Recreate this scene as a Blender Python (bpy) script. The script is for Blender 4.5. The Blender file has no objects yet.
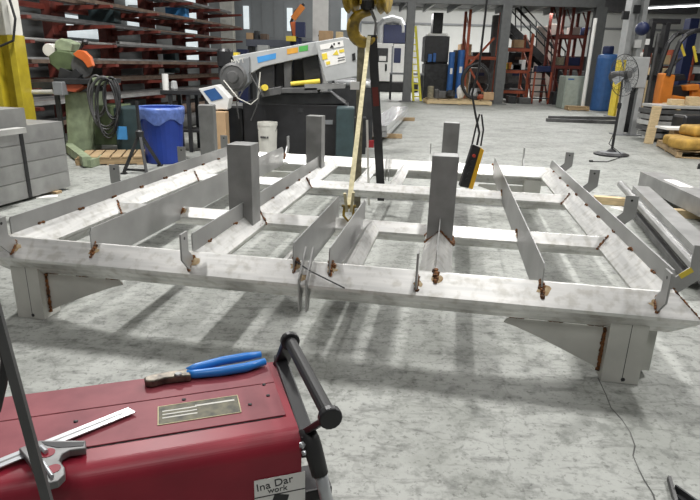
import bpy, bmesh, math, random
from mathutils import Vector, Matrix
random.seed(11)
S = bpy.context.scene
COL = S.collection
PI = math.pi

# ------------------------------------------------------------------ camera
FPX, HOR, ROLL, EYE = 562.0, 64.0, 1.5, 1.5
_p = math.atan((250 - HOR) / FPX); _r = math.radians(ROLL)
_fw = Vector((0, math.cos(_p), -math.sin(_p))); _rt = Vector((1, 0, 0)); _up = _rt.cross(_fw)
CR = _rt * math.cos(_r) + _up * math.sin(_r)
CU = -_rt * math.sin(_r) + _up * math.cos(_r)
CF = _fw
CC = Vector((0, 0, EYE))
cd = bpy.data.cameras.new('camera'); cam = bpy.data.objects.new('camera', cd); COL.objects.link(cam)
cd.sensor_width = 36; cd.lens = 36 * FPX / 700; cd.clip_start = 0.05; cd.clip_end = 200
cam.matrix_world = Matrix(((CR.x, CU.x, -CF.x, 0), (CR.y, CU.y, -CF.y, 0), (CR.z, CU.z, -CF.z, EYE), (0, 0, 0, 1)))
S.camera = cam

def ray(px, py): return CR * ((px - 350) / FPX) + CU * ((250 - py) / FPX) + CF
def G(px, py, z=0.0):                    # where a sight line meets the level z
    d = ray(px, py); return CC + d * ((z - EYE) / d.z)
def at(px, py, Y):                       # where a sight line meets the upright plane at distance Y
    d = ray(px, py); return CC + d * (Y / d.y)
def R(x0, y0, x1, y1, Y):                # centre x, z0, z1, width of something at distance Y
    m = (y0 + y1) / 2; a = at(x0, m, Y); b = at(x1, m, Y); xm = (x0 + x1) / 2
    return (a.x + b.x) / 2, at(xm, y1, Y).z, at(xm, y0, Y).z, b.x - a.x
YAW = math.atan2(-0.16927, 0.98557)      # the shop's own axes are turned a little from the camera's
def UV(v, u, z=0): return Vector((u * .16927 + v * .98557, u * .98557 - v * .16927, z))

# ------------------------------------------------------------------ materials
def mat(name, c, rough=.6, metal=0.0, var=.12, scale=6.0, bump=0.0, emit=None, stretch=None, c2=None, spec=None):
    m = bpy.data.materials.new(name); m.use_nodes = True
    nt = m.node_tree; b = nt.nodes['Principled BSDF']
    b.inputs['Roughness'].default_value = rough; b.inputs['Metallic'].default_value = metal
    if spec is not None: b.inputs['Specular IOR Level'].default_value = spec
    tc = nt.nodes.new('ShaderNodeTexCoord'); mp = nt.nodes.new('ShaderNodeMapping')
    nt.links.new(tc.outputs['Object'], mp.inputs['Vector'])
    if stretch: mp.inputs['Scale'].default_value = stretch
    n = nt.nodes.new('ShaderNodeTexNoise'); n.inputs['Scale'].default_value = scale; n.inputs['Detail'].default_value = 6
    nt.links.new(mp.outputs['Vector'], n.inputs['Vector'])
    cr = nt.nodes.new('ShaderNodeValToRGB')
    lo = c2 if c2 else tuple(x * (1 - var) for x in c); hi = c if c2 else tuple(min(1, x * (1 + var)) for x in c)
    cr.color_ramp.elements[0].position = .32; cr.color_ramp.elements[1].position = .68
    cr.color_ramp.elements[0].color = (*lo, 1); cr.color_ramp.elements[1].color = (*hi, 1)
    nt.links.new(n.outputs['Fac'], cr.inputs['Fac']); nt.links.new(cr.outputs['Color'], b.inputs['Base Color'])
    if bump:
        bp = nt.nodes.new('ShaderNodeBump'); bp.inputs['Strength'].default_value = bump; bp.inputs['Distance'].default_value = .02
        nt.links.new(n.outputs['Fac'], bp.inputs['Height']); nt.links.new(bp.outputs['Normal'], b.inputs['Normal'])
    if emit:
        nt.links.new(cr.outputs['Color'], b.inputs['Emission Color']); b.inputs['Emission Strength'].default_value = emit
    return m

M = {}
M['mill'] = mat('mill_steel', (.80, .79, .76), .42, .35, scale=9, c2=(.60, .60, .58), stretch=(1, 1, 1), bump=.05)
M['plate'] = mat('plate_steel', (.36, .36, .355), .42, .45, var=.12, scale=4)
M['post'] = mat('post_steel', (.25, .25, .245), .5, .4, var=.2, scale=5)
M['leg'] = mat('leg_steel', (.60, .60, .56), .5, .15, var=.08, scale=5)
M['weld'] = mat('weld', (.30, .12, .035), .7, .2, scale=45, bump=.5, c2=(.025, .016, .012))
M['tint'] = mat('heat_tint', (.42, .23, .10), .6, .3, var=.5, scale=50, c2=(.12, .06, .03))
M['dark'] = mat('dark_iron', (.035, .036, .038), .5, .3, var=.3)
M['black'] = mat('black_paint', (.016, .016, .018), .4, 0, var=.3)
M['rubber'] = mat('black_rubber', (.02, .02, .021), .55, 0, var=.2)
M['grey'] = mat('grey_paint', (.22, .23, .24), .5, .1, var=.1)
M['mezz'] = mat('mezzanine_grey', (.13, .135, .135), .5, .1, var=.1)
M['lgrey'] = mat('light_grey_paint', (.42, .43, .43), .5, .1, var=.08)
M['white'] = mat('white_paint', (.72, .72, .70), .5, 0, var=.05)
M['offw'] = mat('off_white', (.62, .61, .56), .6, 0, var=.1)
M['red'] = mat('rack_red', (.145, .027, .018), .6, 0, var=.3, scale=5)
M['rackred'] = mat('oxide_red', (.33, .07, .03), .6, 0, var=.25, scale=5)
M['steel'] = mat('bar_steel', (.34, .34, .335), .4, .5, var=.2, scale=4)
M['pale'] = mat('pale_steel', (.6, .6, .58), .4, .4, var=.12, scale=4)
M['rust'] = mat('rusty_steel', (.14, .10, .075), .7, .3, var=.3, scale=8)
M['dsteel'] = mat('dull_steel', (.11, .11, .11), .55, .4, var=.25, scale=6)
M['wood'] = mat('pallet_wood', (.38, .27, .15), .8, 0, var=.2, scale=9, stretch=(1, 6, 6))
M['pine'] = mat('pale_pine', (.62, .48, .28), .75, 0, var=.15, scale=9, stretch=(1, 1, 5))
M['card'] = mat('cardboard', (.45, .30, .17), .85, 0, var=.1)
M['yellow'] = mat('safety_yellow', (.42, .33, .02), .5, 0, var=.15)
M['ladder'] = mat('ladder_yellow', (.72, .66, .04), .5, 0, var=.08)
M['orange'] = mat('machine_orange', (.62, .19, .02), .5, 0, var=.1)
M['guardo'] = mat('guard_orange', (.60, .13, .03), .5, 0, var=.1)
M['green'] = mat('machine_green', (.085, .115, .055), .55, 0, var=.3, scale=5)
M['lgreen'] = mat('worn_pale_green', (.26, .31, .20), .55, 0, var=.25, scale=7)
M['blue'] = mat('bin_blue', (.012, .045, .30), .45, 0, var=.1)
M['liner'] = mat('bin_liner', (.10, .16, .42), .35, 0, var=.3, scale=14)
M['tank'] = mat('tank_blue', (.03, .10, .27), .45, 0, var=.12)
M['navy'] = mat('navy', (.01, .018, .07), .5, 0, var=.1)
M['teal'] = mat('dark_teal', (.035, .06, .065), .5, 0, var=.2)
M['plier'] = mat('plier_blue', (.02, .20, .62), .35, 0, var=.06)
M['welder'] = mat('welder_red', (.30, .016, .034), .42, 0, scale=9, spec=.4, c2=(.22, .012, .027))
M['lidred'] = mat('dusty_lid_red', (.26, .052, .066), .55, 0, scale=14, spec=.5, c2=(.19, .026, .040))
M['chrome'] = mat('bright_rule', (.50, .52, .54), .35, .6, var=.04)
M['cast'] = mat('cast_grey', (.20, .20, .20), .45, .6, var=.2, scale=30)
M['tan'] = mat('tan_webbing', (.50, .45, .28), .85, 0, var=.2, scale=30)
M['dtan'] = mat('dirty_webbing', (.22, .20, .14), .85, 0, var=.3, scale=20)
M['hook'] = mat('hook_yellow', (.50, .33, .02), .45, .1, var=.5, scale=14, c2=(.10, .07, .02))
M['pend'] = mat('pendant_yellow', (.75, .42, .02), .45, 0, var=.08)
M['paper'] = mat('paper', (.78, .77, .74), .8, 0, var=.04)
M['stkblue'] = mat('sticker_blue', (.06, .28, .62), .5, 0, var=.1)
M['stkor'] = mat('sticker_orange', (.65, .33, .05), .5, 0, var=.1)
M['stkgr'] = mat('sticker_green', (.08, .36, .08), .5, 0, var=.1)
M['stky'] = mat('sticker_yellow', (.75, .58, .06), .5, 0, var=.1)
M['sack'] = mat('sack_yellow', (.42, .25, .05), .7, 0, var=.3, scale=7, bump=.3)
M['foil'] = mat('silver_film', (.68, .69, .70), .25, .7, var=.15, scale=10, bump=.3)
M['dplate'] = mat('data_plate', (.16, .15, .10), .6, .2, scale=60, c2=(.06, .06, .05))
M['concrete_crack'] = mat('crack_dirt', (.10, .10, .095), .95, 0, var=.3)
M['cable'] = mat('grey_cable', (.07, .07, .07), .5, 0, var=.2)
M['glass'] = mat('lit_window', (.62, .68, .70), .3, 0, var=.05, emit=.55)
M['lamp'] = mat('lamp_tube', (1, 1, 1), .5, 0, var=0, emit=3.0)
M['panel'] = mat('grey_panel', (.24, .255, .265), .55, .1, var=.06, scale=2)
M['ped'] = mat('pinkish_panel', (.62, .52, .47), .7, 0, var=.08)
M['cblue'] = mat('drum_blue', (.03, .12, .36), .45, 0, var=.15)

def streak_mat(name, base, lo, along, rough=.38, metal=.68):
    m = mat(name, base, rough, metal, scale=1.0, c2=lo, stretch=tuple(2.2 if i == along else 26 for i in range(3)))
    nt = m.node_tree; b = nt.nodes['Principled BSDF']
    tc = nt.nodes.new('ShaderNodeTexCoord'); n = nt.nodes.new('ShaderNodeTexNoise')
    n.inputs['Scale'].default_value = 18; n.inputs['Detail'].default_value = 8
    nt.links.new(tc.outputs['Object'], n.inputs['Vector'])
    rp = nt.nodes.new('ShaderNodeValToRGB'); rp.color_ramp.elements[0].position = .34; rp.color_ramp.elements[1].position = .5
    rp.color_ramp.elements[0].color = (.80, .79, .76, 1); rp.color_ramp.elements[1].color = (1, 1, 1, 1)
    nt.links.new(n.outputs['Fac'], rp.inputs['Fac'])
    src = b.inputs['Base Color'].links[0].from_socket
    mx = nt.nodes.new('ShaderNodeMixRGB'); mx.blend_type = 'MULTIPLY'; mx.inputs['Fac'].default_value = 1
    nt.links.new(src, mx.inputs['Color1']); nt.links.new(rp.outputs['Color'], mx.inputs['Color2'])
    nt.links.new(mx.outputs['Color'], b.inputs['Base Color'])
    return m
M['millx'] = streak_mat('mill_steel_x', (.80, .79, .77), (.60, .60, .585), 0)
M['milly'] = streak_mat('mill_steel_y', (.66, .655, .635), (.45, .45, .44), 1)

# ------------------------------------------------------------------ mesh building
class MB:
    def __init__(s): s.bm = bmesh.new(); s.mi = 0
    def add(s, vs, fs, T=None):
        v = [s.bm.verts.new((T @ Vector(p)) if T else Vector(p)) for p in vs]
        for f in fs:
            try: s.bm.faces.new([v[i] for i in f]).material_index = s.mi
            except ValueError: pass
        return s
    def box(s, c, d, rz=0, rx=0, ry=0, T=None):
        x, y, z = (k / 2 for k in d)
        m = Matrix.Translation(c) @ Matrix.Rotation(rz, 4, 'Z') @ Matrix.Rotation(ry, 4, 'Y') @ Matrix.Rotation(rx, 4, 'X')
        if T: m = T @ m
        vs = [(i * x, j * y, k * z) for i in (-1, 1) for j in (-1, 1) for k in (-1, 1)]
        return s.add(vs, [(0, 1, 3, 2), (4, 6, 7, 5), (0, 4, 5, 1), (2, 3, 7, 6), (0, 2, 6, 4), (1, 5, 7, 3)], m)
    def beam(s, a, b, w, h, up=(0, 0, 1)):        # rectangular bar from a to b
        a = Vector(a); b = Vector(b); d = (b - a).normalized(); u = Vector(up)
        if abs(d.dot(u)) > .98: u = Vector((0, 1, 0))
        sx = d.cross(u).normalized(); u = sx.cross(d)
        vs = [p + sx * (i * w / 2) + u * (k * h / 2) for p in (a, b) for i, k in ((-1, -1), (1, -1), (1, 1), (-1, 1))]
        return s.add(vs, [(0, 1, 2, 3), (7, 6, 5, 4), (0, 4, 5, 1), (1, 5, 6, 2), (2, 6, 7, 3), (3, 7, 4, 0)])
    def prism(s, poly, v, T=None):                # polygon of 3-D points pushed along v
        n = len(poly); v = Vector(v); vs = [Vector(p) for p in poly] + [Vector(p) + v for p in poly]
        return s.add(vs, [tuple(range(n)), tuple(range(2 * n - 1, n - 1, -1))] + [(i, (i + 1) % n, n + (i + 1) % n, n + i) for i in range(n)], T)
    def tube(s, pts, r, n=8, closed=False):
        pts = [Vector(p) for p in pts]; m = len(pts); rr = r if isinstance(r, (list, tuple)) else [r] * m
        vs = []; u = None
        for i, p in enumerate(pts):
            a = pts[(i - 1) % m] if (closed or i) else p; b = pts[(i + 1) % m] if (closed or i < m - 1) else p
            d = (b - a).normalized()
            if u is None: u = d.orthogonal().normalized()
            u = (u - d * u.dot(d)).normalized(); w = d.cross(u)
            vs += [p + (u * math.cos(2 * PI * k / n) + w * math.sin(2 * PI * k / n)) * rr[i] for k in range(n)]
        fs = []
        for i in range(m if closed else m - 1):
            j = (i + 1) % m
            fs += [(i * n + k, i * n + (k + 1) % n, j * n + (k + 1) % n, j * n + k) for k in range(n)]
        if not closed: fs += [tuple(range(n - 1, -1, -1)), tuple(range((m - 1) * n, m * n))]
        return s.add(vs, fs)
    def cyl(s, a, b, r, n=14, r2=None): return s.tube([a, b], [r, r if r2 is None else r2], n)
    def pipe(s, a, b, r, t, n=14):                # open-ended round pipe
        a = Vector(a); b = Vector(b); d = (b - a).normalized(); u = d.orthogonal().normalized(); w = d.cross(u)
        vs = [p + (u * math.cos(2 * PI * k / n) + w * math.sin(2 * PI * k / n)) * q for p in (a, b) for q in (r, r - t) for k in range(n)]
        fs = []
        for k in range(n):
            l = (k + 1) % n
            fs += [(k, l, 2 * n + l, 2 * n + k), (n + l, n + k, 3 * n + k, 3 * n + l), (l, k, n + k, n + l), (2 * n + k, 2 * n + l, 3 * n + l, 3 * n + k)]
        return s.add(vs, fs)
    def sqtube(s, a, b, w, h, t):                 # open-ended rectangular tube, level
        a = Vector(a); b = Vector(b); d = (b - a).normalized(); sx = d.cross(Vector((0, 0, 1))).normalized(); u = sx.cross(d)
        q = ((-1, -1), (1, -1), (1, 1), (-1, 1)); vs = []
        for p in (a, b):
            vs += [p + sx * (i * w / 2) + u * (k * h / 2) for i, k in q] + [p + sx * (i * (w / 2 - t)) + u * (k * (h / 2 - t)) for i, k in q]
        fs = []
        for k in range(4):
            l = (k + 1) % 4
            fs += [(k, l, 8 + l, 8 + k), (4 + l, 4 + k, 12 + k, 12 + l), (l, k, 4 + k, 4 + l), (8 + k, 8 + l, 12 + l, 12 + k)]
        return s.add(vs, fs)
    def lathe(s, prof, c=(0, 0, 0), n=20, T=None):
        c = Vector(c); vs = []; m = len(prof)
        for r, z in prof: vs += [c + Vector((r * math.cos(2 * PI * k / n), r * math.sin(2 * PI * k / n), z)) for k in range(n)]
        fs = [(i * n + k, i * n + (k + 1) % n, (i + 1) * n + (k + 1) % n, (i + 1) * n + k) for i in range(m - 1) for k in range(n)]
        fs += [tuple(range(n - 1, -1, -1)), tuple(range((m - 1) * n, m * n))]
        return s.add(vs, fs, T)
    def blob(s, c, r, sq=(1, 1, 1), jit=.15, seg=8):
        rnd = random.Random(int(abs(c[0] * 991 + c[1] * 577 + c[2] * 131) * 100)); vs = []; rings = seg // 2
        vs.append(Vector(c) + Vector((0, 0, -r * sq[2])))
        for i in range(1, rings):
            t = -PI / 2 + PI * i / rings
            for k in range(seg):
                q = r * (1 + rnd.uniform(-jit, jit)); a = 2 * PI * k / seg
                vs.append(Vector(c) + Vector((q * math.cos(t) * math.cos(a) * sq[0], q * math.cos(t) * math.sin(a) * sq[1], q * math.sin(t) * sq[2])))
        vs.append(Vector(c) + Vector((0, 0, r * sq[2])))
        fs = [(0, 1 + (k + 1) % seg, 1 + k) for k in range(seg)]
        for i in range(rings - 2): fs += [(1 + i * seg + k, 1 + i * seg + (k + 1) % seg, 1 + (i + 1) * seg + (k + 1) % seg, 1 + (i + 1) * seg + k) for k in range(seg)]
        l = len(vs) - 1; o = 1 + (rings - 2) * seg
        fs += [(l, o + k, o + (k + 1) % seg) for k in range(seg)]
        return s.add(vs, fs)
    def done(s, name, m, parent=None, bevel=0, smooth=False, loc=None):
        bmesh.ops.recalc_face_normals(s.bm, faces=s.bm.faces)
        me = bpy.data.meshes.new(name); s.bm.to_mesh(me); s.bm.free()
        for k in (m if isinstance(m, (list, tuple)) else [m]): me.materials.append(M[k] if isinstance(k, str) else k)
        o = bpy.data.objects.new(name, me); COL.objects.link(o)
        if parent: o.parent = parent
        if loc is not None: o.location = loc
        if smooth:
            for p in me.polygons: p.use_smooth = True
        if bevel:
            b = o.modifiers.new('bevel', 'BEVEL'); b.width = bevel; b.segments = 2; b.limit_method = 'ANGLE'; b.angle_limit = math.radians(40)
        return o

def tag(o, label=None, cat=None, group=None, kind=None):
    if label: o['label'] = label
    if cat: o['category'] = cat
    if group: o['group'] = group
    if kind: o['kind'] = kind
    return o
def T(name, label, cat, loc=(0, 0, 0), rz=0, group=None):
    o = bpy.data.objects.new(name, None); COL.objects.link(o); o.empty_display_size = .1
    o.location = loc; o.rotation_euler = (0, 0, rz)
    return tag(o, label, cat, group)
def text(name, body, size, m, parent, mw, ext=.0004):
    cu = bpy.data.curves.new(name, 'FONT'); cu.body = body; cu.size = size; cu.extrude = ext; cu.align_x = 'CENTER'; cu.align_y = 'CENTER'
    tmp = bpy.data.objects.new(name + '_t', cu); COL.objects.link(tmp)
    dg = bpy.context.evaluated_depsgraph_get(); me = bpy.data.meshes.new_from_object(tmp.evaluated_get(dg))
    bpy.data.objects.remove(tmp); o = bpy.data.objects.new(name, me); COL.objects.link(o)
    me.materials.clear(); me.materials.append(M[m]); o.parent = parent; o.matrix_local = mw
    return o
def struct(o): o['kind'] = 'structure'; return o

# ------------------------------------------------------------------ setting
fm = bpy.data.materials.new('concrete_floor'); fm.use_nodes = True
nt = fm.node_tree; b = nt.nodes['Principled BSDF']; tc = nt.nodes.new('ShaderNodeTexCoord')
def noise(scale, detail=6, dist=0.0, st=None):
    n = nt.nodes.new('ShaderNodeTexNoise'); n.inputs['Scale'].default_value = scale; n.inputs['Detail'].default_value = detail
    n.inputs['Distortion'].default_value = dist; n.inputs['Roughness'].default_value = .68
    if st:
        mp = nt.nodes.new('ShaderNodeMapping'); mp.inputs['Scale'].default_value = st; mp.inputs['Rotation'].default_value = (0, 0, .35)
        nt.links.new(tc.outputs['Object'], mp.inputs['Vector']); nt.links.new(mp.outputs['Vector'], n.inputs['Vector'])
    else: nt.links.new(tc.outputs['Object'], n.inputs['Vector'])
    return n.outputs['Fac']
def ramp(src, p0, c0, p1, c1):
    r = nt.nodes.new('ShaderNodeValToRGB'); r.color_ramp.elements[0].position = p0; r.color_ramp.elements[1].position = p1
    r.color_ramp.elements[0].color = (*c0, 1); r.color_ramp.elements[1].color = (*c1, 1); nt.links.new(src, r.inputs['Fac']); return r.outputs['Color']
def mul(a, c, f=1):
    m = nt.nodes.new('ShaderNodeMixRGB'); m.blend_type = 'MULTIPLY'; m.inputs['Fac'].default_value = f
    nt.links.new(a, m.inputs['Color1']); nt.links.new(c, m.inputs['Color2']); return m.outputs['Color']
base = ramp(noise(.7, 8, .6), .3, (.315, .325, .305), .7, (.425, .435, .41))
scuff = ramp(noise(1.7, 14, .2), .38, (.66, .67, .65), .54, (1, 1, 1))
fine = ramp(noise(11, 14, .1), .36, (.40, .41, .40), .50, (1, 1, 1))
drag = ramp(noise(5.0, 14, .2, (1, 4, 1)), .36, (.36, .36, .355), .47, (1, 1, 1))
_w = nt.nodes.new('ShaderNodeTexNoise'); _w.inputs['Scale'].default_value = 3.0; _w.inputs['Detail'].default_value = 8; nt.links.new(tc.outputs['Object'], _w.inputs['Vector'])
_a = nt.nodes.new('ShaderNodeMixRGB'); _a.blend_type = 'ADD'; _a.inputs['Fac'].default_value = .45; nt.links.new(tc.outputs['Object'], _a.inputs['Color1']); nt.links.new(_w.outputs['Color'], _a.inputs['Color2'])
_v = nt.nodes.new('ShaderNodeTexVoronoi'); _v.feature = 'DISTANCE_TO_EDGE'; _v.inputs['Scale'].default_value = 2.1; nt.links.new(_a.outputs['Color'], _v.inputs['Vector'])
veins = ramp(_v.outputs['Distance'], .004, (.55, .55, .54), .016, (1, 1, 1))
specks = ramp(noise(34, 14), .37, (.40, .40, .39), .45, (1, 1, 1))
col = mul(mul(mul(mul(mul(base, scuff, .8), fine, .65), drag, .55), specks, .7), veins, .4)
nt.links.new(col, b.inputs['Base Color']); b.inputs['Roughness'].default_value = .55
b.inputs['Specular IOR Level'].default_value = .35
bp = nt.nodes.new('ShaderNodeBump'); bp.inputs['Strength'].default_value = .15; bp.inputs['Distance'].default_value = .01
nt.links.new(noise(17, 9, 1.0), bp.inputs['Height']); nt.links.new(bp.outputs['Normal'], b.inputs['Normal'])
M['floor'] = fm
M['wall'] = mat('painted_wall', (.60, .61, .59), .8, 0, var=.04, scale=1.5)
M['ceil'] = mat('dark_roof_deck', (.10, .10, .105), .8, 0, var=.1)
struct(MB().box((4, 19, -.1), (40, 50, .2)).done('floor', 'floor'))
struct(MB().box((4, 42.1, 3.4), (40, .2, 6.8)).done('wall_back', 'wall'))
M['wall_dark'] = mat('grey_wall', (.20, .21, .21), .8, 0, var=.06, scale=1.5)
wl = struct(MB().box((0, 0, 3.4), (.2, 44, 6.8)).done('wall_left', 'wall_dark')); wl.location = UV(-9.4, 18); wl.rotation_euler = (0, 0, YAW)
struct(MB().box((4, -6.1, 3.4), (40, .2, 6.8)).done('wall_front_blocker', 'wall_dark'))  # unseen, added behind the camera to keep world light off the frame's lower faces
struct(MB().box((24.1, 19, 3.4), (.2, 50, 6.8)).done('wall_right', 'wall'))
struct(MB().box((4, 19, 6.9), (40, 50, .2)).done('ceiling', 'ceil'))
tag(MB().box((13, 41.6, 5.75), (20, .8, .9)).done('trim_1', 'ceil'), kind='structure')
def crack(pts, w):
    m = MB(); P = [G(*p) for p in pts]
    for i in range(len(P) - 1):
        d = (P[i + 1] - P[i]); n = Vector((-d.y, d.x, 0)).normalized(); k = w * random.uniform(.6, 1.3)
        a, c = P[i] + Vector((0, 0, .0008)), P[i + 1] + Vector((0, 0, .0008))
        m.add([a - n * k, c - n * k * .9, c + n * k * .9, a + n * k], [(0, 1, 2, 3)])
    return m
cm = crack([(598, 378), (606, 395), (611, 408), (622, 420), (630, 432), (635, 446), (633, 456), (639, 470), (644, 480), (653, 494), (656, 505)], .003)
struct(cm.done('trim_2', 'concrete_crack'))
# ------------------------------------------------------------------ the welded frame (stands in its own, very slightly sloping axes)
FX = Vector((.985569, -.169271, -.000429)); FY = Vector((.169258, .985521, -.009968)); FN = Vector((.00211, .009752, .99995)).normalized()
FK = .9615                                  # the frame's unit
FO = CC + (Vector((-1.99822, 3.082762, .350638)) - CC) * FK
frame = T('welded_frame', 'large welded steel lattice frame of square tubes with upright posts standing on the concrete floor', 'steel frame')
frame.matrix_world = Matrix(((FX.x, FY.x, FN.x, FO.x), (FX.y, FY.y, FN.y, FO.y), (FX.z, FY.z, FN.z, FO.z), (0, 0, 0, 1))) @ Matrix.Scale(FK, 4)
def FW(x, y, z=0): return FO + (FX * x + FY * y + FN * z) * FK
def floor_z(x, y): return -(FO.z / FK + FX.z * x + FY.z * y) / FN.z
XL, XR, YF, YB = -.125, 3.655, .155, 4.085
XI = [1.075, 2.465]; XS = [1.60, 1.965]; XW = [.475, 3.01]; YC = [1.285, 2.70]
A, AI, AC = .116, .105, .078

def diamond(axis, c, z, s0, s1, a, m0=0, m1=0, bev=.012):
    """square tube on edge; m0/m1: sign with which its ends are mitred"""
    prof = [(0, a), (a, 0), (0, -a), (-a, 0)]; q = []
    for i in range(4):                       # cut the corners a little
        p0, p1, p2 = Vector(prof[i - 1]), Vector(prof[i]), Vector(prof[(i + 1) % 4])
        q += [p1 + (p0 - p1).normalized() * bev, p1 + (p2 - p1).normalized() * bev]
    n = len(q); vs = []
    for e, m in ((s0, m0), (s1, m1)):
        for h, v in q:
            vs.append((e + m * h, c + h, z + v) if axis == 'x' else (c + h, e + m * h, z + v))
    return MB().add(vs, [tuple(range(n)), tuple(range(2 * n - 1, n - 1, -1))] + [(i, (i + 1) % n, n + (i + 1) % n, n + i) for i in range(n)])
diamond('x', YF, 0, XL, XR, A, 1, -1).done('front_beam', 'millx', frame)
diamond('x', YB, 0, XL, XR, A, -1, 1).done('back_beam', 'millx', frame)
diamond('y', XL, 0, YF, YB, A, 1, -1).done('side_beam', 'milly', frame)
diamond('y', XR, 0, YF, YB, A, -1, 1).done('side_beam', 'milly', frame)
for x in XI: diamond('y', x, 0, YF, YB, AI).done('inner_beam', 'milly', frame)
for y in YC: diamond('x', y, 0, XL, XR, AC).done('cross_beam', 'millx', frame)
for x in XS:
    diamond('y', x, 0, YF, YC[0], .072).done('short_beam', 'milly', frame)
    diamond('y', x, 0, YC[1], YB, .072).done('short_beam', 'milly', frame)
# plates standing on the ridges
def fin(name, x, y0, y1, z0, z1, t=.008, cut=.05, m='plate'):
    return MB().prism([(x - t / 2, y0, z0), (x - t / 2, y1, z0), (x - t / 2, y1, z1 - cut), (x - t / 2, y1 - cut * 1.3, z1), (x - t / 2, y0 + cut * .4, z1), (x - t / 2, y0, z1 - cut * .6)], (t, 0, 0)).done(name, m, frame)
fin('rim_plate', XL, .20, YB + .02, A - .02, .212, .010, .03)
fin('rim_plate', XR, .20, YB + .02, A - .02, .205, .010, .05)
fin('ridge_plate', XI[0], YF + .02, 3.50, AI - .02, .208, .008, .02)
fin('ridge_plate', XI[1], YF + .12, 3.70, AI - .02, .190, .006, .02)
for x, zt in ((XW[0], .208), (XW[1], .215)):
    fin('web_sheet', x, .11, 4.0, -.015, zt, .006, .04)
for x, zt in ((1.70, .225), (1.90, .212)):
    fin('web_sheet', x, .09, 1.36, -.02, zt, .006, .03)
POSTS = ((1.055, 1.09, .612), (1.02, 3.42, .64), (2.468, 1.10, .605), (2.49, 3.66, .61))
# upright posts, notched over the ridges
def post(x, y, top=.598, w=.174):
    h = w / 2; t = .006
    f = [(x - h, y - h, .01), (x, y - h, .105), (x + h, y - h, .01), (x + h, y - h, top), (x - h, y - h, top)]
    m = MB(); m.prism(f, (0, t, 0)); m.prism([(a, c + w - t, d) for a, c, d in f], (0, t, 0))
    for sx in (-1, 1): m.box((x + sx * (h - t / 2), y, (top + .01) / 2), (t, w - 2 * t, top - .01))
    m.box((x, y, top - .004), (w - 2 * t, w - 2 * t, .008))
    return m.done('post', 'post', frame, bevel=.006)
for x, y, zt in POSTS: post(x, y, zt)
# dog-leg brackets round the rim: o is the outward direction, s the direction along the beam
def bracket(cx, cy, o, t=.010, tall=.115, big=False):
    ox, oy = o; r = [(.045, .035), (.008, .098), (.07, .165), (.07, .165 + tall), (.158, .165 + tall), (.158, .135)]
    # profile (outward, up): foot on the sloping outer face, arm at 45 degrees, upright tab
    r = [(.085, .028), (.028, .085), (.085, .142), (.085, .142 + tall), (.165, .142 + tall), (.165, .108)]
    if big: r = [(.085, .028), (.028, .085), (.125, .182), (.125, .305), (.215, .305), (.215, .15)]
    sx, sy = -oy, ox; k = t / 2
    m = MB()
    P = [(cx + ox * a - sx * k, cy + oy * a - sy * k, z) for a, z in r]
    m.prism(P, (sx * t, sy * t, 0)); m.mi = 1
    for q in (-1, 1):                        # bolt hole, seen as a dark round on either face
        ho = .170 if big else .125; c = Vector((cx + ox * ho, cy + oy * ho, .27 if big else .142 + tall * .72)) + Vector((sx, sy, 0)) * (q * k)
        m.cyl(c, c + Vector((sx, sy, 0)) * (q * .0006), .009, 10)
    o_ = m.done('bracket', ['plate', 'black'], frame)
    w = MB(); a = Vector((cx + ox * .057, cy + oy * .057, .06)); d = Vector((ox * .7, oy * .7, -.7))
    for i in range(9): w.blob(a + d * (i / 8 - .5) * .085 + Vector((sx, sy, 0)) * random.uniform(-.007, .007), .011, jit=.4, seg=6)
    w.done('weld_bead', 'weld', frame)
for x in (-.03, 1.10, 2.375, 3.56): bracket(x, YF - .005, (0, -1))
for x in (.46, 2.26, 3.36): bracket(x, YB + .005, (0, 1), big=True)
for y in (.36, 1.62, 2.80, 4.02): bracket(XR + .005, y, (1, 0), big=True)
for y in (1.62, 2.86, 4.02): bracket(XL - .005, y, (-1, 0), big=True)
bz = MB(); bz.box((3.77 , .353, .15), (.07, .001, .03), ry=-.7); bz.done('paint_mark', 'stky', frame)
# bolted splice halfway along the front beam
for x in (1.748, 1.790):
    MB().prism([(x - .004, YF - .135, -.14), (x - .004, YF - .135, .05), (x - .004, YF + .02, .185), (x - .004, YF + .065, .15), (x - .004, YF - .02, .06), (x - .004, YF - .085, -.14)], (.008, 0, 0)).done('splice_plate', 'plate', frame)
    MB().prism([(x - .004, YB - .15, -.02), (x - .004, YB - .02, .15), (x - .004, YB + .09, .05), (x - .004, YB - .05, -.15)], (.008, 0, 0)).done('splice_plate', 'plate', frame)
MB().tube([(1.69, YF - .03, .12), (1.80, YF - .09, .085), (2.0, YF - .13, .02)], .004, 6).done('weld_wire', 'dark', frame)
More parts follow.
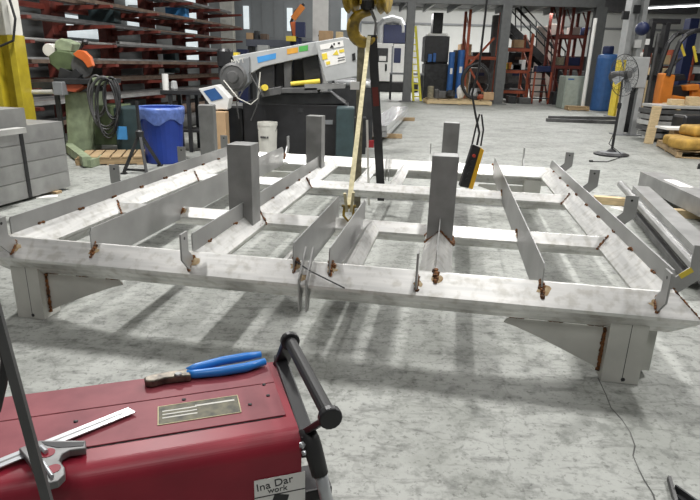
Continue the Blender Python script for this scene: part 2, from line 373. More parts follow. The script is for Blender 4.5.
# legs and gussets
def leg(x, y, back=False):
    z0 = floor_z(x, y) + .001; w = .185; h = w / 2
    zt = -.03
    m = MB(); m.box((x, y, (z0 + zt) / 2), (w, .15, zt - z0)); m.mi = 1
    s = 1 if back else -1
    m.box((x + .01, y + s * .0752, (z0 + zt) / 2), (.003, .001, zt - z0 - .02))
    m.cyl((x + .015, y + s * .075, z0 + .022), (x + .015, y + s * .0765, z0 + .022), .011, 10)
    m.done('leg', ['leg', 'dark'], frame, bevel=0)
for x in (.0, 3.465):
    leg(x, YF + .03); leg(x, YB - .03, True)
    sg = 1 if x < 1 else -1
    for y in (YF + .02, YB - .02):
        zb = floor_z(x, y); a = x + sg * .095
        pr = [(0, -.118)]
        for i in range(9):
            t = i / 8; pr.append((.52 * (1 - t) + .0, -.15 - (abs(zb) - .19) * (t ** 1.15)))
        pr = [(0, -.122), (.50, -.122)] + pr[1:]
        MB().prism([(a + sg * u, y - .005, v) for u, v in pr], (0, .01, 0)).done('gusset', 'leg', frame)
        if y > 2: continue
        w = MB()
        for i in range(26): w.blob((a + sg * .004, y - .008, -.13 + (zb + .17) * i / 25), random.uniform(.008, .013), jit=.4, seg=6)
        w.done('weld_bead', 'weld', frame)
        for u in (.02, .22, .42):
            w = MB()
            for i in range(7): w.blob((a + sg * (u + .011 * i), y - .006, -.112), .010, jit=.4, seg=6)
            w.done('weld_bead', 'weld', frame)
for x, y, s in ((3.60, YF + .12, 1), (-.135, YF + .12, -1)):
    z0 = floor_z(x, y) + .03
    MB().box((x, y, (z0 - .05) / 2), (.085, .10, -.05 - z0)).done('leg_stiffener', 'leg', frame)
# welds where members meet
def beads(pts, r=.011, n=5):
    for a, c in pts:
        w = MB(); a = Vector(a); c = Vector(c); n_ = max(n, int((c - a).length / (r * 1.1)))
        for i in range(n_): w.blob(a.lerp(c, i / max(1, n_ - 1)) + Vector((random.uniform(-.004, .004), random.uniform(-.004, .004), random.uniform(-.003, .003))), r * random.uniform(.8, 1.35), jit=.4, seg=6)
        w.done('weld_bead', 'weld', frame)
for y in YC:                                     # cross beams into long beams
    for x, a, s in ((XL, A, 1), (XR, A, -1), (XI[0], AI, -1), (XI[0], AI, 1), (XI[1], AI, -1), (XI[1], AI, 1)):
        o = beads([((x + s * (a - AC), y, AC + .003), (x + s * (a - .004), y - AC, .004))], .008, 8)
for x in XW:
    for y, a in ((YF, A), (YC[0], AC), (YC[1], AC), (YB, A)):
        beads([((x - .006, y - .01, a), (x + .006, y - a * .62, a * .42)), ((x + .01, y - .02, a - .02), (x + .008, y - a * .5, a * .5))], .010, 6)
for x in (1.70, 1.90):
    beads([((x - .004, YF - .012, A), (x + .004, YF - .055, A - .05)), ((x + .004, YF, A), (x + .02, YF - .02, A - .015))], .011, 5)
beads([((XI[1], YF - .005, A), (XI[1] + .006, YF - .05, A - .04))], .013, 5)
for x, y, zt in POSTS:
    beads([((x - .09, y - .097, .02), (x, y - .097, .10)), ((x + .09, y - .097, .02), (x, y - .097, .10)), ((x + .095, y - .09, .01), (x + .095, y + .08, .01))], .010, 9)
for x, s in ((XL, 1), (XR, -1)):
    for i in range(9):
        y = .45 + i * .42
        beads([((x + s * .008, y - .02, A - .005), (x + s * .010, y + .025, A - .006))], .009, 4)
for i in range(7):
    y = .4 + i * .42
    beads([((XI[0] + .007, y - .015, AI - .004), (XI[0] + .008, y + .02, AI - .006))], .008, 3)
M['stain'] = mat('heat_stain', (.52, .42, .27), .5, .5, scale=40, c2=(.30, .19, .09))
def stain(x, sl, r, y0=YF, a=A):
    n_ = 16; k = .7071; vs = []
    for i in range(n_):
        q = r * random.uniform(.55, 1.15); u = q * math.cos(2 * PI * i / n_); w_ = sl + q * math.sin(2 * PI * i / n_) * .8
        w_ = max(.02, w_); vs.append((x + u, y0 - w_ * k - .001, a - w_ * k + .001))
    MB().prism(vs, (0, .0008, -.0008)).done('heat_stain', 'stain', frame)
for x, sl, r in ((XW[0] + .01, .06, .035), (XW[1] + .012, .06, .038), (1.70, .045, .03), (1.91, .045, .032), (XI[1] + .01, .045, .034), (1.11, .075, .04), (2.385, .085, .03), (3.555, .08, .03), (-.02, .08, .035), (1.76, .11, .03)): stain(x, sl, r)
for x in XW:
    for y in YC: stain(x + .012, .045, .03, y, AC)
# mitred corners, seam lines
for x, s in ((XL, 1), (XR, -1)):
    w = MB()
    for i in range(28):
        k = i / 27; w.blob((x - s * A * (1 - k), YF - A * (1 - k), A * k), random.uniform(.003, .0065), jit=.4, seg=6)
    w.done('weld_bead', 'weld', frame)

# ------------------------------------------------------------------ hook, slings and pendant hanging over the frame
HK = at(367, 28, 5.6)
hb = T('crane_hook', 'worn yellow overhead crane hook block with black sheaves hanging above the frame', 'crane hook', HK)
HKZ = HK.z; hb.scale = (1.5, 1.5, 1.5)
m = MB()
for sx in (-1, 1): m.box((sx * .045, 0, .21), (.012, .15, .16))
m.done('cheek_plate', 'hook', hb, bevel=.01)
for sx in (-1, 1):
    m = MB(); m.lathe([(.05, -.03), (.135, -.03), (.145, -.02), (.125, 0), (.145, .02), (.135, .03), (.05, .03)], n=24, T=Matrix.Translation((sx * .10, 0, .225)) @ Matrix.Rotation(PI / 2, 4, 'Y') @ Matrix.Rotation(.25, 4, 'X'))
    m.done('sheave', 'hook', hb, smooth=False)
m = MB(); m.lathe([(.03, .10), (.042, .11), (.045, .15), (.03, .17)], n=14); m.done('swivel', 'dark', hb)
pts = []; rr = []
for i in range(17):
    t = i / 16; a = math.radians(100 - 300 * (1 - t) + 0)
    pts.append((-.01 + .078 * math.cos(math.radians(75 + 255 * t)), 0, .0 + .085 * math.sin(math.radians(75 + 255 * t)))); rr.append(.020 + .020 * math.sin(PI * min(1, t * 1.05)) if t < .95 else .014)
MB().tube([(0.01, 0, .13)] + pts, [.022] + rr, 10).done('hook', 'hook', hb, smooth=True)
MB().tube([(.02, -.03, .10), (.055, -.03, .03), (.05, -.03, -.04)], .009, 6).done('safety_latch', 'cast', hb)
for k, (sx, sy) in enumerate(((-.10, .05), (-.13, -.05), (.10, .05), (.13, -.05))):
    MB().cyl((sx, sy, .24), (sx, sy, (6.78 - HKZ) / 1.5), .005, 6).done('wire_rope', 'dark', hb)
def strap(name, pts, w, t, m, label, face=(1, 0, 0), rest=None):
    o = T(name, label, 'sling', pts[-1])
    b0 = Vector(pts[-1]); mb = MB(); f = Vector(face)
    P = [Vector(p) - b0 for p in pts]
    vs = []
    for i, p in enumerate(P):
        for a, c in ((-1, -1), (1, -1), (1, 1), (-1, 1)): vs.append(p + f * (a * w / 2) + Vector((0, c * t / 2, 0)))
    fs = [(0, 1, 2, 3), tuple(len(vs) - 4 + i for i in (3, 2, 1, 0))]
    for i in range(len(P) - 1):
        for k in range(4): fs.append((i * 4 + k, i * 4 + (k + 1) % 4, i * 4 + 4 + (k + 1) % 4, i * 4 + 4 + k))
    mb.add(vs, fs); mb.done('webbing', m, o)
    return o
def hang(a, c, n=7, sag=.0): return [Vector(a).lerp(Vector(c), i / n) + Vector((0, 0, -sag * math.sin(PI * i / n))) for i in range(n + 1)]
top = HK + Vector((0, 0, -.02))
e1 = FW(1.80, 1.22, .16)
s1 = strap('lifting_sling', hang(HK + Vector((.02, -.05, -.07)), e1), .036, .012, 'tan', 'pale tan webbing sling running from the crane hook down to a shackle at the frame')
m = MB(); m.beam((-.03, 0, .11), (-.012, 0, -.02), .02, .03); m.beam((.03, 0, .12), (.018, 0, -.02), .02, .03); m.done('sewn_end', 'tan', s1)
m = MB(); m.tube([(-.03, 0, .02), (-.035, 0, -.05), (0, 0, -.09), (.035, 0, -.05), (.03, 0, .02)], .010, 8); m.cyl((-.05, 0, .02), (.05, 0, .02), .010, 8); m.done('shackle', 'hook', s1)
m = MB(); m.box((.02, -.004, .83), (.06, .018, .05)); m.done('sling_tag', 'paper', s1)
f2 = G(357, 209); strap('lifting_sling', hang(HK + Vector((-.05, .03, -.07)), (f2.x, f2.y, .012)), .07, .014, 'dtan', 'dirty olive webbing sling hanging straight down behind the pale one to the floor')
f3 = G(380, 196); f3 = Vector((f3.x, HK.y + .35, .19))
q = at(381, 194, 5.75)
s3 = strap('lifting_sling', hang(HK + Vector((.05, -.02, -.06)), q), .085, .018, 'black', 'black webbing sling with a dark red band hanging right of the tan ones')
m = MB(); m.box((-.0, -.0, .0), (.07, .03, .14)); m.done('sewn_end', 'black', s3)
m = MB(); c = (HK + Vector((.05, -.02, -.06))).lerp(q, .36) - q; d = (HK - q).normalized(); m.beam(c - d * .09, c + d * .09, .058, .022, up=(0, 1, 0)); m.done('colour_band', mat('dull_red', (.12, .02, .015), .8), s3)
f4 = at(369, 205, 5.5)
strap('lifting_sling', hang(at(367, 120, 5.6), f4, 4), .022, .010, 'offw', 'thin pale sling tail with a red tag beside the black sling')['category'] = 'sling'
_o = [o for o in COL.objects if o.name.startswith('lifting_sling')][-1]
MB().box((.0, -.012, at(369, 143, 5.55).z - f4.z), (.05, .012, .07)).done('sling_tag', mat('tag_red', (.45, .03, .04), .6), _o)

PD = at(465, 187, 5.75); PT = at(477, 145, 5.75)
pd = T('pendant_control', 'black and yellow hoist pendant control hanging tilted from a black cable behind the right post', 'pendant control', PD)
d = (PT - PD); L = d.length; ax = d.normalized(); sx = Vector((ax.z, 0, -ax.x)).normalized()
def pq(u, v, w=0): return sx * u + ax * v + Vector((0, w, 0))
m = MB(); m.prism([pq(-.065, 0, -.04), pq(.03, 0, -.04), pq(.035, L * .97, -.04), pq(-.05, L, -.04)], (0, .09, 0)); m.done('housing', 'black', pd, bevel=.008)
m = MB(); m.prism([pq(.03, .0, -.045), pq(.075, .0, -.045), pq(.075, L * .93, -.045), pq(.035, L * .97, -.045)], (0, .10, 0)); m.done('side_guard', 'pend', pd, bevel=.005)
for k in range(5):
    c = pq(-.01, L * (.2 + .14 * k), -.04); m = MB(); m.cyl(c, c + Vector((0, -.02, 0)), .017, 12); m.done('push_button', 'dark' if k < 4 else mat('button_red', (.5, .05, .03), .5), pd)
for k in (-1, 1):
    m = MB(); m.tube([pq(-.005 + k * .045, L, 0), pq(-.02 + k * .04, L + .16, 0), pq(-.05 + k * .01, L + .30, 0)], .009, 8); m.done('strain_loop', 'rubber', pd)
c0 = at(475, 112, 5.75) - PD
p2 = at(472, 94, 5.75) - PD; p3 = at(479, 68, 5.75) - PD; p4 = at(487, 0, 5.75) - PD; p5 = Vector((p4.x + .05, 0, 6.78 - PD.z))
MB().tube([pq(0, L, 0), pq(-.01, L + .12, 0), c0, p2, p3, p3.lerp(p4, .5) + Vector((.0, 0, 0)), p4, p5], .011, 8).done('cable', 'rubber', pd)
# ------------------------------------------------------------------ foreground: the red welding machine and what lies on it
ZW = .85
wr = math.atan2(.195, .594)
WC = G(300, 432, ZW)                        # top front right corner
wd = T('welding_machine', 'red engine welding machine with black carry handle at the lower left of the picture', 'welding machine', (WC.x, WC.y, 0), wr)
WI = (Matrix.Translation((WC.x, WC.y, 0)) @ Matrix.Rotation(wr, 4, 'Z'))
WInv = WI.inverted()
def wl_(px, py, z=ZW): return WInv @ G(px, py, z)     # top-of-machine coordinates: x along, y back
Dp = wl_(270, 361).y; Lm = 1.05
xr = 0.0
# body: rounded front upper edge
rad = .035; prof = [(0, .16), (Dp, .16), (Dp, ZW - .006), (Dp - .006, ZW)]
for i in range(15):
    a = PI / 2 + (PI / 2) * i / 14; prof.append((-.012 + rad + rad * math.cos(a) - rad * 0, ZW - rad + rad * math.sin(a)))
m = MB(); m.prism([(xr, y, z) for y, z in prof], (-Lm, 0, 0)); m.done('body', 'welder', wd)
# lids (three panels with dark seams between them)
s1 = [wl_(0, 430), wl_(258, 382)]; s2 = [wl_(70, 458), wl_(262, 416)]
y1 = wl_(200, 394).y; y2 = wl_(170, 435).y
print('welder', Dp, y1, y2, [tuple(round(k, 3) for k in q) for q in s1 + s2])
for k, (ya, yb) in enumerate(((y1 + .0012, Dp - .008), (y2 + .0012, y1 - .0012))):
    m = MB(); m.box((-Lm / 2 - .005, (ya + yb) / 2, ZW + .0015), (Lm - .02, yb - ya, .003)); m.done('lid_panel', 'lidred', wd, bevel=.001)
m = MB(); m.box((-Lm / 2 - .005, y1, ZW + .0004), (Lm - .03, .0026, .0004)); m.done('seam', 'black', wd)
m = MB(); m.box((-Lm / 2 - .005, y2, ZW + .0004), (Lm - .03, .0026, .0004)); m.done('seam', 'black', wd)
m = MB(); m.box((-Lm / 2, Dp / 2, .13), (Lm - .05, Dp - .03, .08)); m.done('base_rail', 'dark', wd)
for x in (-.12, -Lm + .12):
    for y in (.03, Dp - .03):
        m = MB(); m.cyl((x, y - .025, .095), (x, y + .025, .095), .094, 18); m.done('wheel', 'rubber', wd)
for px, py in ((76, 423), (184, 401), (264, 386), (268, 397), (250, 406)):
    q = wl_(px, py); m = MB(); m.lathe([(.004, .003), (.004, .0045), (.002, .0055)], (q.x, q.y, ZW), 8); m.done('screw', 'dark', wd)
# data plate
q0, q1, q2, q3 = wl_(158, 415), wl_(238, 397), wl_(242, 416), wl_(159, 436)
c = (q0 + q2) / 2; pw = (q1 - q0).length * .98; ph = (q3 - q0).length * .9
ym = (y1 + y2) / 2
m = MB(); m.box((c.x, ym, ZW + .0034), (pw, min(ph, y1 - y2 - .012), .0008)); dp = m.done('data_plate', 'dplate', wd)
m = MB()
for i in range(3): m.box((c.x - pw * .24, ym + .012 - .011 * i, ZW + .0040), (pw * .42, .0035, .0004))
m.box((c.x + pw * .2, ym + .015, ZW + .0040), (pw * .5, .005, .0004)); m.done('plate_lines', 'offw', dp)
m = MB(); m.mi = 0
for a, b_ in (((-pw / 2, -.5), (pw / 2, -.5)), ((-pw / 2, .5), (pw / 2, .5))):
    hh = min(ph, y1 - y2 - .012); m.box((c.x, ym + a[1] * hh, ZW + .0040), (pw, .0018, .0006))
for a in (-1, 1): m.box((c.x + a * pw / 2, ym, ZW + .0040), (.0018, hh, .0006))
m.done('plate_border', 'tan', dp)
# handwritten label on the front face
fy = -.0125
def onfront(px, py):                       # sight line onto the front face
    d = ray(px, py); o = WInv @ CC; dd = WInv.to_3x3() @ d; return o + dd * ((fy - o.y) / dd.y)
a0, a1, a2 = onfront(254, 482), onfront(305, 470), onfront(305, 498)
a3 = onfront(254, 512)
cx = (a0.x + a1.x) / 2; wz = a1.x - a0.x; zt = min((a0.z + a1.z) / 2, ZW - .05); zb = zt - .07
print('label', a0, a1, a2, wz)
m = MB(); m.box((cx, fy - .0005, (zt + zb) / 2), (wz, .001, zt - zb)); lb = m.done('label', 'paper', wd); lb['label'] = 'white handwritten label'
rotF = Matrix.Rotation(PI / 2, 4, 'X')
text('handwriting', 'Ina Dar', wz * .24, 'black', lb, Matrix.Translation((cx - .01, fy - .0014, zt - .014)) @ rotF @ Matrix.Rotation(.1, 4, 'Z'))
text('handwriting', 'work', wz * .18, 'black', lb, Matrix.Translation((cx - .005, fy - .0014, zt - .028)) @ rotF)
m = MB(); m.box((cx, fy - .0014, zt - .0385), (wz, .0006, .0018)); m.box((cx + .0, fy - .0014, zt - .052), (wz * .3, .0006, .022), ry=.3); m.done('printed_block', 'black', lb)
# carry handle: two arms and a bar
hz = ZW + .075
h0 = wl_(290, 341, hz); h1 = wl_(330, 417, hz)
b0_ = Vector((-.012, Dp - .02, ZW - .02)); b1_ = Vector((.012, .0, ZW - .06))
def arm(a, c, name='handle_arm'):
    m = MB(); a = Vector(a); c = Vector(c); m.beam(a, c, .012, .038, up=(1, 0, .4)); m.cyl(c + Vector((0, -.008, 0)), c + Vector((0, .008, 0)), .021, 16); return m.done(name, 'black', hd, bevel=.003)
m = MB(); m.beam((.014, Dp, ZW - .008), (.014, -.01, ZW - .03), .028, .05); hd = m.done('carry_handle', 'black', wd, bevel=.004)
arm((.014, Dp - .01, ZW - .01), h0); arm((.022, .018, ZW - .012), h1)
m = MB(); m.cyl(h0, h1, .013, 16); m.done('handle_bar', 'rubber', hd, smooth=False)
# cable plug hanging down the right front corner
p = [WInv @ at(a_, b_, WC.y + dy_) for a_, b_, dy_ in ((306, 428, .01), (313, 448, -.005), (320, 474, -.015), (330, 512, -.02))]
cb = MB().tube([p[0], p[0].lerp(p[1], .6), p[1], p[2]], [.015, .018, .0175, .016], 12).done('cable_plug', 'rubber', wd, smooth=True)
MB().tube([p[2] + Vector((0, 0, .01)), p[2].lerp(p[3], .5), p[3]], [.012, .012, .012], 12).done('metal_sleeve', 'chrome', wd, smooth=True)
m = MB(); m.tube([p[3], p[3] + Vector((.02, -.02, -.2)), p[3] + Vector((.06, -.05, -.5))], .015, 10); m.done('lead', 'rubber', wd, smooth=True)
m = MB(); m.box((.035, .09, ZW - .20), (.09, .08, .03)); m.box((.03, .09, ZW - .24), (.07, .06, .05)); m.done('socket_bracket', 'black', wd, bevel=.004)
m = MB(); q = wl_(300, 437, ZW - .004); m.blob((q.x, q.y - .016, q.z - .006), .006); m.blob((q.x + .003, q.y - .018, q.z - .022), .005); m.done('screw', 'chrome', wd)

# pliers: on the back panel
zp = ZW + .004
def P(px, py, z=zp + .012): return G(px, py, z)
tip = P(145, 381); jv = P(190, 373)
pl = T('pliers', 'blue handled lineman pliers lying on the red welding machine', 'pliers', (jv.x, jv.y, zp))
def pr(px, py, z=.012): q = G(px, py, zp + z); return Vector((q.x - jv.x, q.y - jv.y, z))
def flat(pts, z0, z1): return MB().prism([(pr(x, y).x, pr(x, y).y, z0) for x, y in pts], (0, 0, z1 - z0))
flat([(144, 379), (153, 376), (170, 373), (182, 371), (190, 370), (191, 377), (180, 378), (164, 380), (153, 383), (145, 383)], .001, .017).done('jaws', mat('dark_jaw', (.22, .19, .15), .4, .6, scale=60, c2=(.05, .045, .04)), pl, bevel=.003)
q = pr(178, 374.5, .018); MB().lathe([(.008, 0), (.008, .003), (.006, .005)], (q.x, q.y, .0165), 14).done('pivot', 'cast', pl)
MB().tube([pr(187, 374, .010), pr(195, 374, .010), pr(220, 371.5, .010), pr(245, 367.5, .010), pr(265, 361.5, .010)], [.0085, .0095, .0105, .0105, .008], 12).done('handle', 'plier', pl, smooth=True)
MB().tube([pr(187, 371, .012), pr(196, 367.5, .012), pr(222, 361, .012), pr(245, 357, .012), pr(261, 354.5, .012)], [.007, .0095, .010, .010, .0075], 12).done('handle', 'plier', pl, smooth=True)

# combination square: rule and head
c0 = G(133, 411, ZW + .006); c1 = G(-30, 477, ZW + .006)
sq = T('combination_square', 'steel combination square with a cast grey head lying across the red welder lid', 'combination square', (c0.x, c0.y, ZW + .004))
d = (c1 - c0); d.z = 0; Ls = d.length; d.normalize(); nn = Vector((d.y, -d.x, 0))
if nn.y > 0: nn = -nn
def sl(u, v, z=0): return d * u + nn * v + Vector((0, 0, z))
m = MB(); m.prism([sl(0.004, -.012, .004), sl(Ls, -.012, .004), sl(Ls, .012, .004), sl(0, .012, .004)], (0, 0, .0022)); m.done('rule', 'chrome', sq)
m = MB(); m.prism([sl(.02, -.002, .0063), sl(Ls, -.002, .0063), sl(Ls, .002, .0063), sl(.02, .002, .0063)], (0, 0, .0004)); m.done('rule_groove', 'cast', sq)
def hp(px, py): q = G(px, py, ZW + .012); return (q.x - c0.x, q.y - c0.y, 0)
outl = [(19, 451), (40, 443), (86, 443), (86, 451), (70, 453), (62, 457), (60, 463), (65, 470), (65, 477), (58, 484), (46, 487), (38, 480), (28, 462)]
m = MB(); m.prism([hp(*p) for p in outl], (0, 0, .014)); m.done('head', 'cast', sq, bevel=.002)
m = MB(); m.prism([(x, y, .0142) for x, y, _ in map(lambda p: hp(*p), [(42, 445), (85, 445), (84, 449), (58, 451), (46, 448)])], (0, 0, .0006)); m.done('vial_slot', 'dark', sq)
for cx_, cy_, rx_ in ((48, 456, .012), (54, 472, .011)):
    a = hp(cx_, cy_); m = MB(); m.lathe([(rx_, .0142), (rx_, .0148)], (a[0], a[1], 0), 18); m.done('cut_out', 'welder', sq)
a, b_ = hp(42, 452), hp(47, 457); m = MB(); m.cyl((a[0], a[1], .018), (b_[0], b_[1], .018), .004, 10); m.done('lock_nut', 'chrome', sq)
a, b_ = hp(44, 467), hp(53, 481); m = MB(); m.cyl((a[0], a[1], .017), (b_[0], b_[1], .017), .003, 10); m.done('scriber', 'chrome', sq)

# dark upright bar and hose in front of the machine, at the left edge
e0 = at(47, 500, .62); e1 = at(-3, 315, .66)
dv = (e1 - e0) / (e1.z - e0.z)
ft = e0 - dv * e0.z; tp = e0 + dv * (1.36 - e0.z)
bar = T('upright_bar', 'dark flat steel bar standing upright close to the camera in front of the red welder', 'steel bar', (ft.x, ft.y, 0))
m = MB(); m.beam((0, 0, .008), tp - ft.xyz, .0135, .006, up=(0, 1, 0)); m.done('bar', 'dsteel', bar)
m = MB(); m.box((0, 0, .004), (.12, .12, .008)); m.done('foot_plate', 'dsteel', bar)
hs = T('black_hose', 'loop of black hose hanging on the dark upright bar at the left edge', 'hose', (ft.x, ft.y, .0))
pp = [at(x, y, .66) - Vector((ft.x, ft.y, 0)) for x, y in ((-6, 318), (2, 335), (5, 360), (3, 385), (-3, 410), (-14, 432), (-30, 425), (-36, 380), (-26, 335))]
MB().tube(pp, .0055, 8, closed=True).done('hose_loop', 'rubber', hs, smooth=True)

# small bit of framing lying at the lower right
q = G(680, 492)
sc = T('steel_offcut', 'small dark steel angle offcut lying on the floor at the lower right corner', 'steel offcut', (q.x, q.y, 0))
def so(px, py, z=.0): w = G(px, py, z); return Vector((w.x - q.x, w.y - q.y, z))
m = MB(); m.beam(so(669, 478, .012), so(678, 510, .012), .012, .022); m.done('flange', 'dsteel', sc)
m = MB(); m.beam(so(675, 488, .02), so(700, 506, .02), .008, .03); m.beam(so(679, 495, .008), so(695, 508, .008), .03, .006); m.done('web', 'dark', sc)
# ------------------------------------------------------------------ left background
def boxthing(name, label, cat, rect, Y, depth, m, floor=True, bevel=.01, group=None, rz=0):
    x, z0, z1, w = R(*rect, Y)
    if floor: z0 = 0
    o = MB().box((0, depth / 2, (z1 - z0) / 2), (w, depth, z1 - z0)).done(name, m, None, bevel, loc=(x, Y, z0))
    o.rotation_euler.z = rz
    return tag(o, label, cat, group)

# strapped stack of square tubes
e = G(71, 189); nb = G(0, 209)
ud = Vector((e.x - nb.x, e.y - nb.y, 0)).normalized(); sd = Vector((ud.y, -ud.x, 0))   # along, and out to the right
if sd.x < 0: sd = -sd
zt = at(64, 121, e.y).z; hh = (zt - .03) / 4
rows = ['bottom', 'second', 'third', 'top']
org = Vector((e.x, e.y, 0))
for r in range(4):
    for c in range(2):
        L = 3.6; a = org - sd * (.17 + .345 * c) + Vector((0, 0, .03 + hh * (r + .5))); b_ = a - ud * L
        o = MB().sqtube((0, 0, 0), b_ - a, .34, hh - .006, .012).done('square_tube', 'steel', None, loc=a)
        tag(o, f'grey rectangular steel tube in the {rows[r]} row of the strapped stack, ' + ('near column' if c == 0 else 'far column'), 'steel tube', 'tubes in the strapped stack')
a = G(27, 127, zt) - sd * .17 + Vector((0, 0, .098))
o = MB().sqtube((0, 0, 0), -ud * 2.2, .34, .19, .012).done('square_tube', 'steel', None, loc=a)
tag(o, 'short grey steel tube lying on top of the strapped stack', 'steel tube', 'tubes in the strapped stack')
a = G(26, 133, zt) - sd * .04 + Vector((0, 0, .027)); tag(MB().beam((0, 0, 0), -ud * 1.8, .10, .05).done('flat_bar', 'pale', None, loc=a), 'pale flat bar lying on the strapped tube stack below the short tube', 'steel bar')
for k in (0, 1):
    p = org - ud * (.25 + 2.8 * k); o = MB().beam(-sd * .72, sd * .05, .09, .028).done('timber_bearer', 'wood', None, loc=(p.x, p.y, .015))
    tag(o, 'wooden bearer under the ' + ('far' if k == 0 else 'near') + ' end of the strapped tube stack', 'timber')
p = org - ud * .62
pt = [Vector((0, 0, 0)) + sd * .006, sd * .006 + Vector((0, 0, zt + .004)), -sd * .70 + Vector((0, 0, zt + .004)), -sd * .70]
m = MB(); m.beam(pt[0] + Vector((0, 0, .03)), pt[1], .004, .045, up=tuple(ud)); m.beam(pt[1], pt[2], .045, .004)
o = m.done('strap', 'black', None, loc=(p.x, p.y, 0)); tag(o, 'black strap wound round the stack of grey steel tubes', 'strap')
m = MB(); m.tube([org - sd * .30 - ud * .70 + Vector((0, 0, zt + .02)), org - sd * .33 - ud * 1.0 + Vector((0, 0, zt + .10)), org - sd * .42 - ud * 1.5 + Vector((0, 0, zt + .205)), org - sd * .6 - ud * 2.2 + Vector((0, 0, zt + .215))], .010, 6)
tag(m.done('strap_tail', 'black'), 'loose black strap end running up over the short tube on the stack', 'strap')
q = G(47, 197); MBp = MB(); MBp.box((0, 0, .004), (.22, .10, .006), rz=.5); tag(MBp.done('paper_tag', 'paper', None, loc=(q.x, q.y + .0, 0)), 'white paper lying on the floor at the foot of the tube stack', 'paper')

# building column at the far left: white above, yellow guard below
x, z0, z1, w = R(0, -20, 22, 120, 8.9)
cl = T('building_column', 'white steel building column with a yellow painted lower part at the far left', 'column', (x - .05, 8.9, 0))
for nm, za, zb, m_, k in (('shaft', 1.78, 6.78, 'offw', 1.0), ('guard', 0, 1.78, 'yellow', 1.08)):
    m = MB()
    for s in (-1, 1): m.box((s * .14 * k, 0, (za + zb) / 2), (.09 * k, .30, zb - za))
    m.box((0, .05, (za + zb) / 2), (.28, .03, zb - za)); m.done(nm, m_, cl, bevel=.006)
m = MB(); m.tube([(.25, -.2, 2.3), (.30, -.2, 2.0), (.22, -.2, 1.7), (.02, -.2, 1.62), (-.15, -.2, 1.75)], .018, 8); m.done('hose', 'rubber', cl)

# cantilever rack along the left wall, with its bars
RV = -7.75
rack = T('cantilever_rack', 'dark red cantilever rack along the left wall carrying long steel bars', 'rack', UV(RV, 14), YAW)
us = [-5.6, -3.3, -1.5, .3, 2.0, 3.7]
levels = [.34, .70, 1.04, 1.38, 1.74, 2.10, 2.46, 2.86, 3.3]
for u in us:
    m = MB(); m.box((-.12, u, 2.1), (.22, .42, 4.2)); up_ = m.done('upright', 'red', rack, bevel=.01)
    m = MB(); m.box((.45, u, .08), (1.3, .16, .16)); m.done('foot', 'red', rack)
    for z in levels:
        m = MB(); m.prism([(0, u - .05, z - .13), (0, u - .05, z - .02), (1.15, u - .05, z), (1.15, u - .05, z - .05)], (0, .10, 0)); m.done('arm', 'red', up_)
m = MB()
for z in (1.05, 2.4, 3.8): m.box((-.16, -1, z), (.06, 9.6, .10))
m.done('tie_beam', 'red', rack)
rl = ['lowest', 'second', 'third', 'fourth', 'fifth', 'sixth', 'seventh', 'eighth', 'topmost']
kinds = [('round steel pipe', 'p'), ('flat steel bar', 'f'), ('square steel tube', 's'), ('steel angle', 'a'), ('thick steel bar', 'b')]
mats = [('grey', 'steel'), ('dark', 'dsteel'), ('rusty', 'rust'), ('pale', 'pale'), ('black', 'dark')]
rnd = random.Random(5)
for li, z in enumerate(levels):
    v = .10; k = 0
    while v < .90:
        kn, kk = kinds[rnd.randrange(5)]; mn, mm = mats[rnd.choice([0, 0, 1, 1, 2, 2, 3, 4])]
        w = {'p': rnd.uniform(.05, .10), 'f': rnd.uniform(.08, .14), 's': rnd.uniform(.06, .11), 'a': .09, 'b': .06}[kk]
        h = {'p': w, 'f': .03, 's': w, 'a': .07, 'b': .06}[kk]
        ua = rnd.uniform(-6.6, -5.2); ub = rnd.uniform(3.3, 4.5)
        if rnd.random() < .35: ua = rnd.uniform(-4, -1.6)
        zz = z + h / 2 + .004
        a = (v + w / 2, ua, zz); b_ = (v + w / 2, ub, zz)
        m = MB()
        if kk == 'p': m.pipe(a, b_, w / 2, .006, 10)
        elif kk == 's': m.sqtube(a, b_, w, h, .006)
        elif kk == 'a': m.box((v + .006, (ua + ub) / 2, zz), (.012, ub - ua, h)); m.box((v + w / 2, (ua + ub) / 2, z + .010), (w, ub - ua, .012))
        else: m.beam(a, b_, w, h)
        o = m.done('_'.join(kn.split()), mm, None); o.location = UV(RV, 14); o.rotation_euler.z = YAW
        k += 1; v += w + rnd.uniform(.05, .20)
        tag(o, None, 'steel stock', f'bars on the {rl[li]} arms of the rack')
        o['_k'] = k
        o['_d'] = f'{mn} {kn}'
        o['_l'] = li
nums = ['first', 'second', 'third', 'fourth', 'fifth', 'sixth', 'seventh', 'eighth', 'ninth', 'tenth', 'eleventh', 'twelfth']
rb = [o for o in COL.objects if '_k' in o]
for li in range(9):
    g = sorted([o for o in rb if o['_l'] == li], key=lambda o: -o['_k'])
    for i, o in enumerate(g):
        o['label'] = f"{o['_d']}, {nums[i]} from the aisle on the {rl[li]} arms of the red rack"
for o in rb:
    for k in ('_k', '_d', '_l'): del o[k]
# light openings in the wall behind the rack
for i, (v, u, z, l, h) in enumerate(((-9.25, 10.2, 2.55, 1.6, .7), (-9.25, 13.6, 2.2, 1.8, .5), (-9.25, 16.5, 2.75, 1.5, .8), (-9.25, 20.3, 2.5, 2.0, 2.0))):
    o = MB().box((0, 0, 0), (.06, l, h)).done('window_%d' % (i + 1), 'glass'); o.location = UV(v, u, z); o.rotation_euler.z = YAW; struct(o)
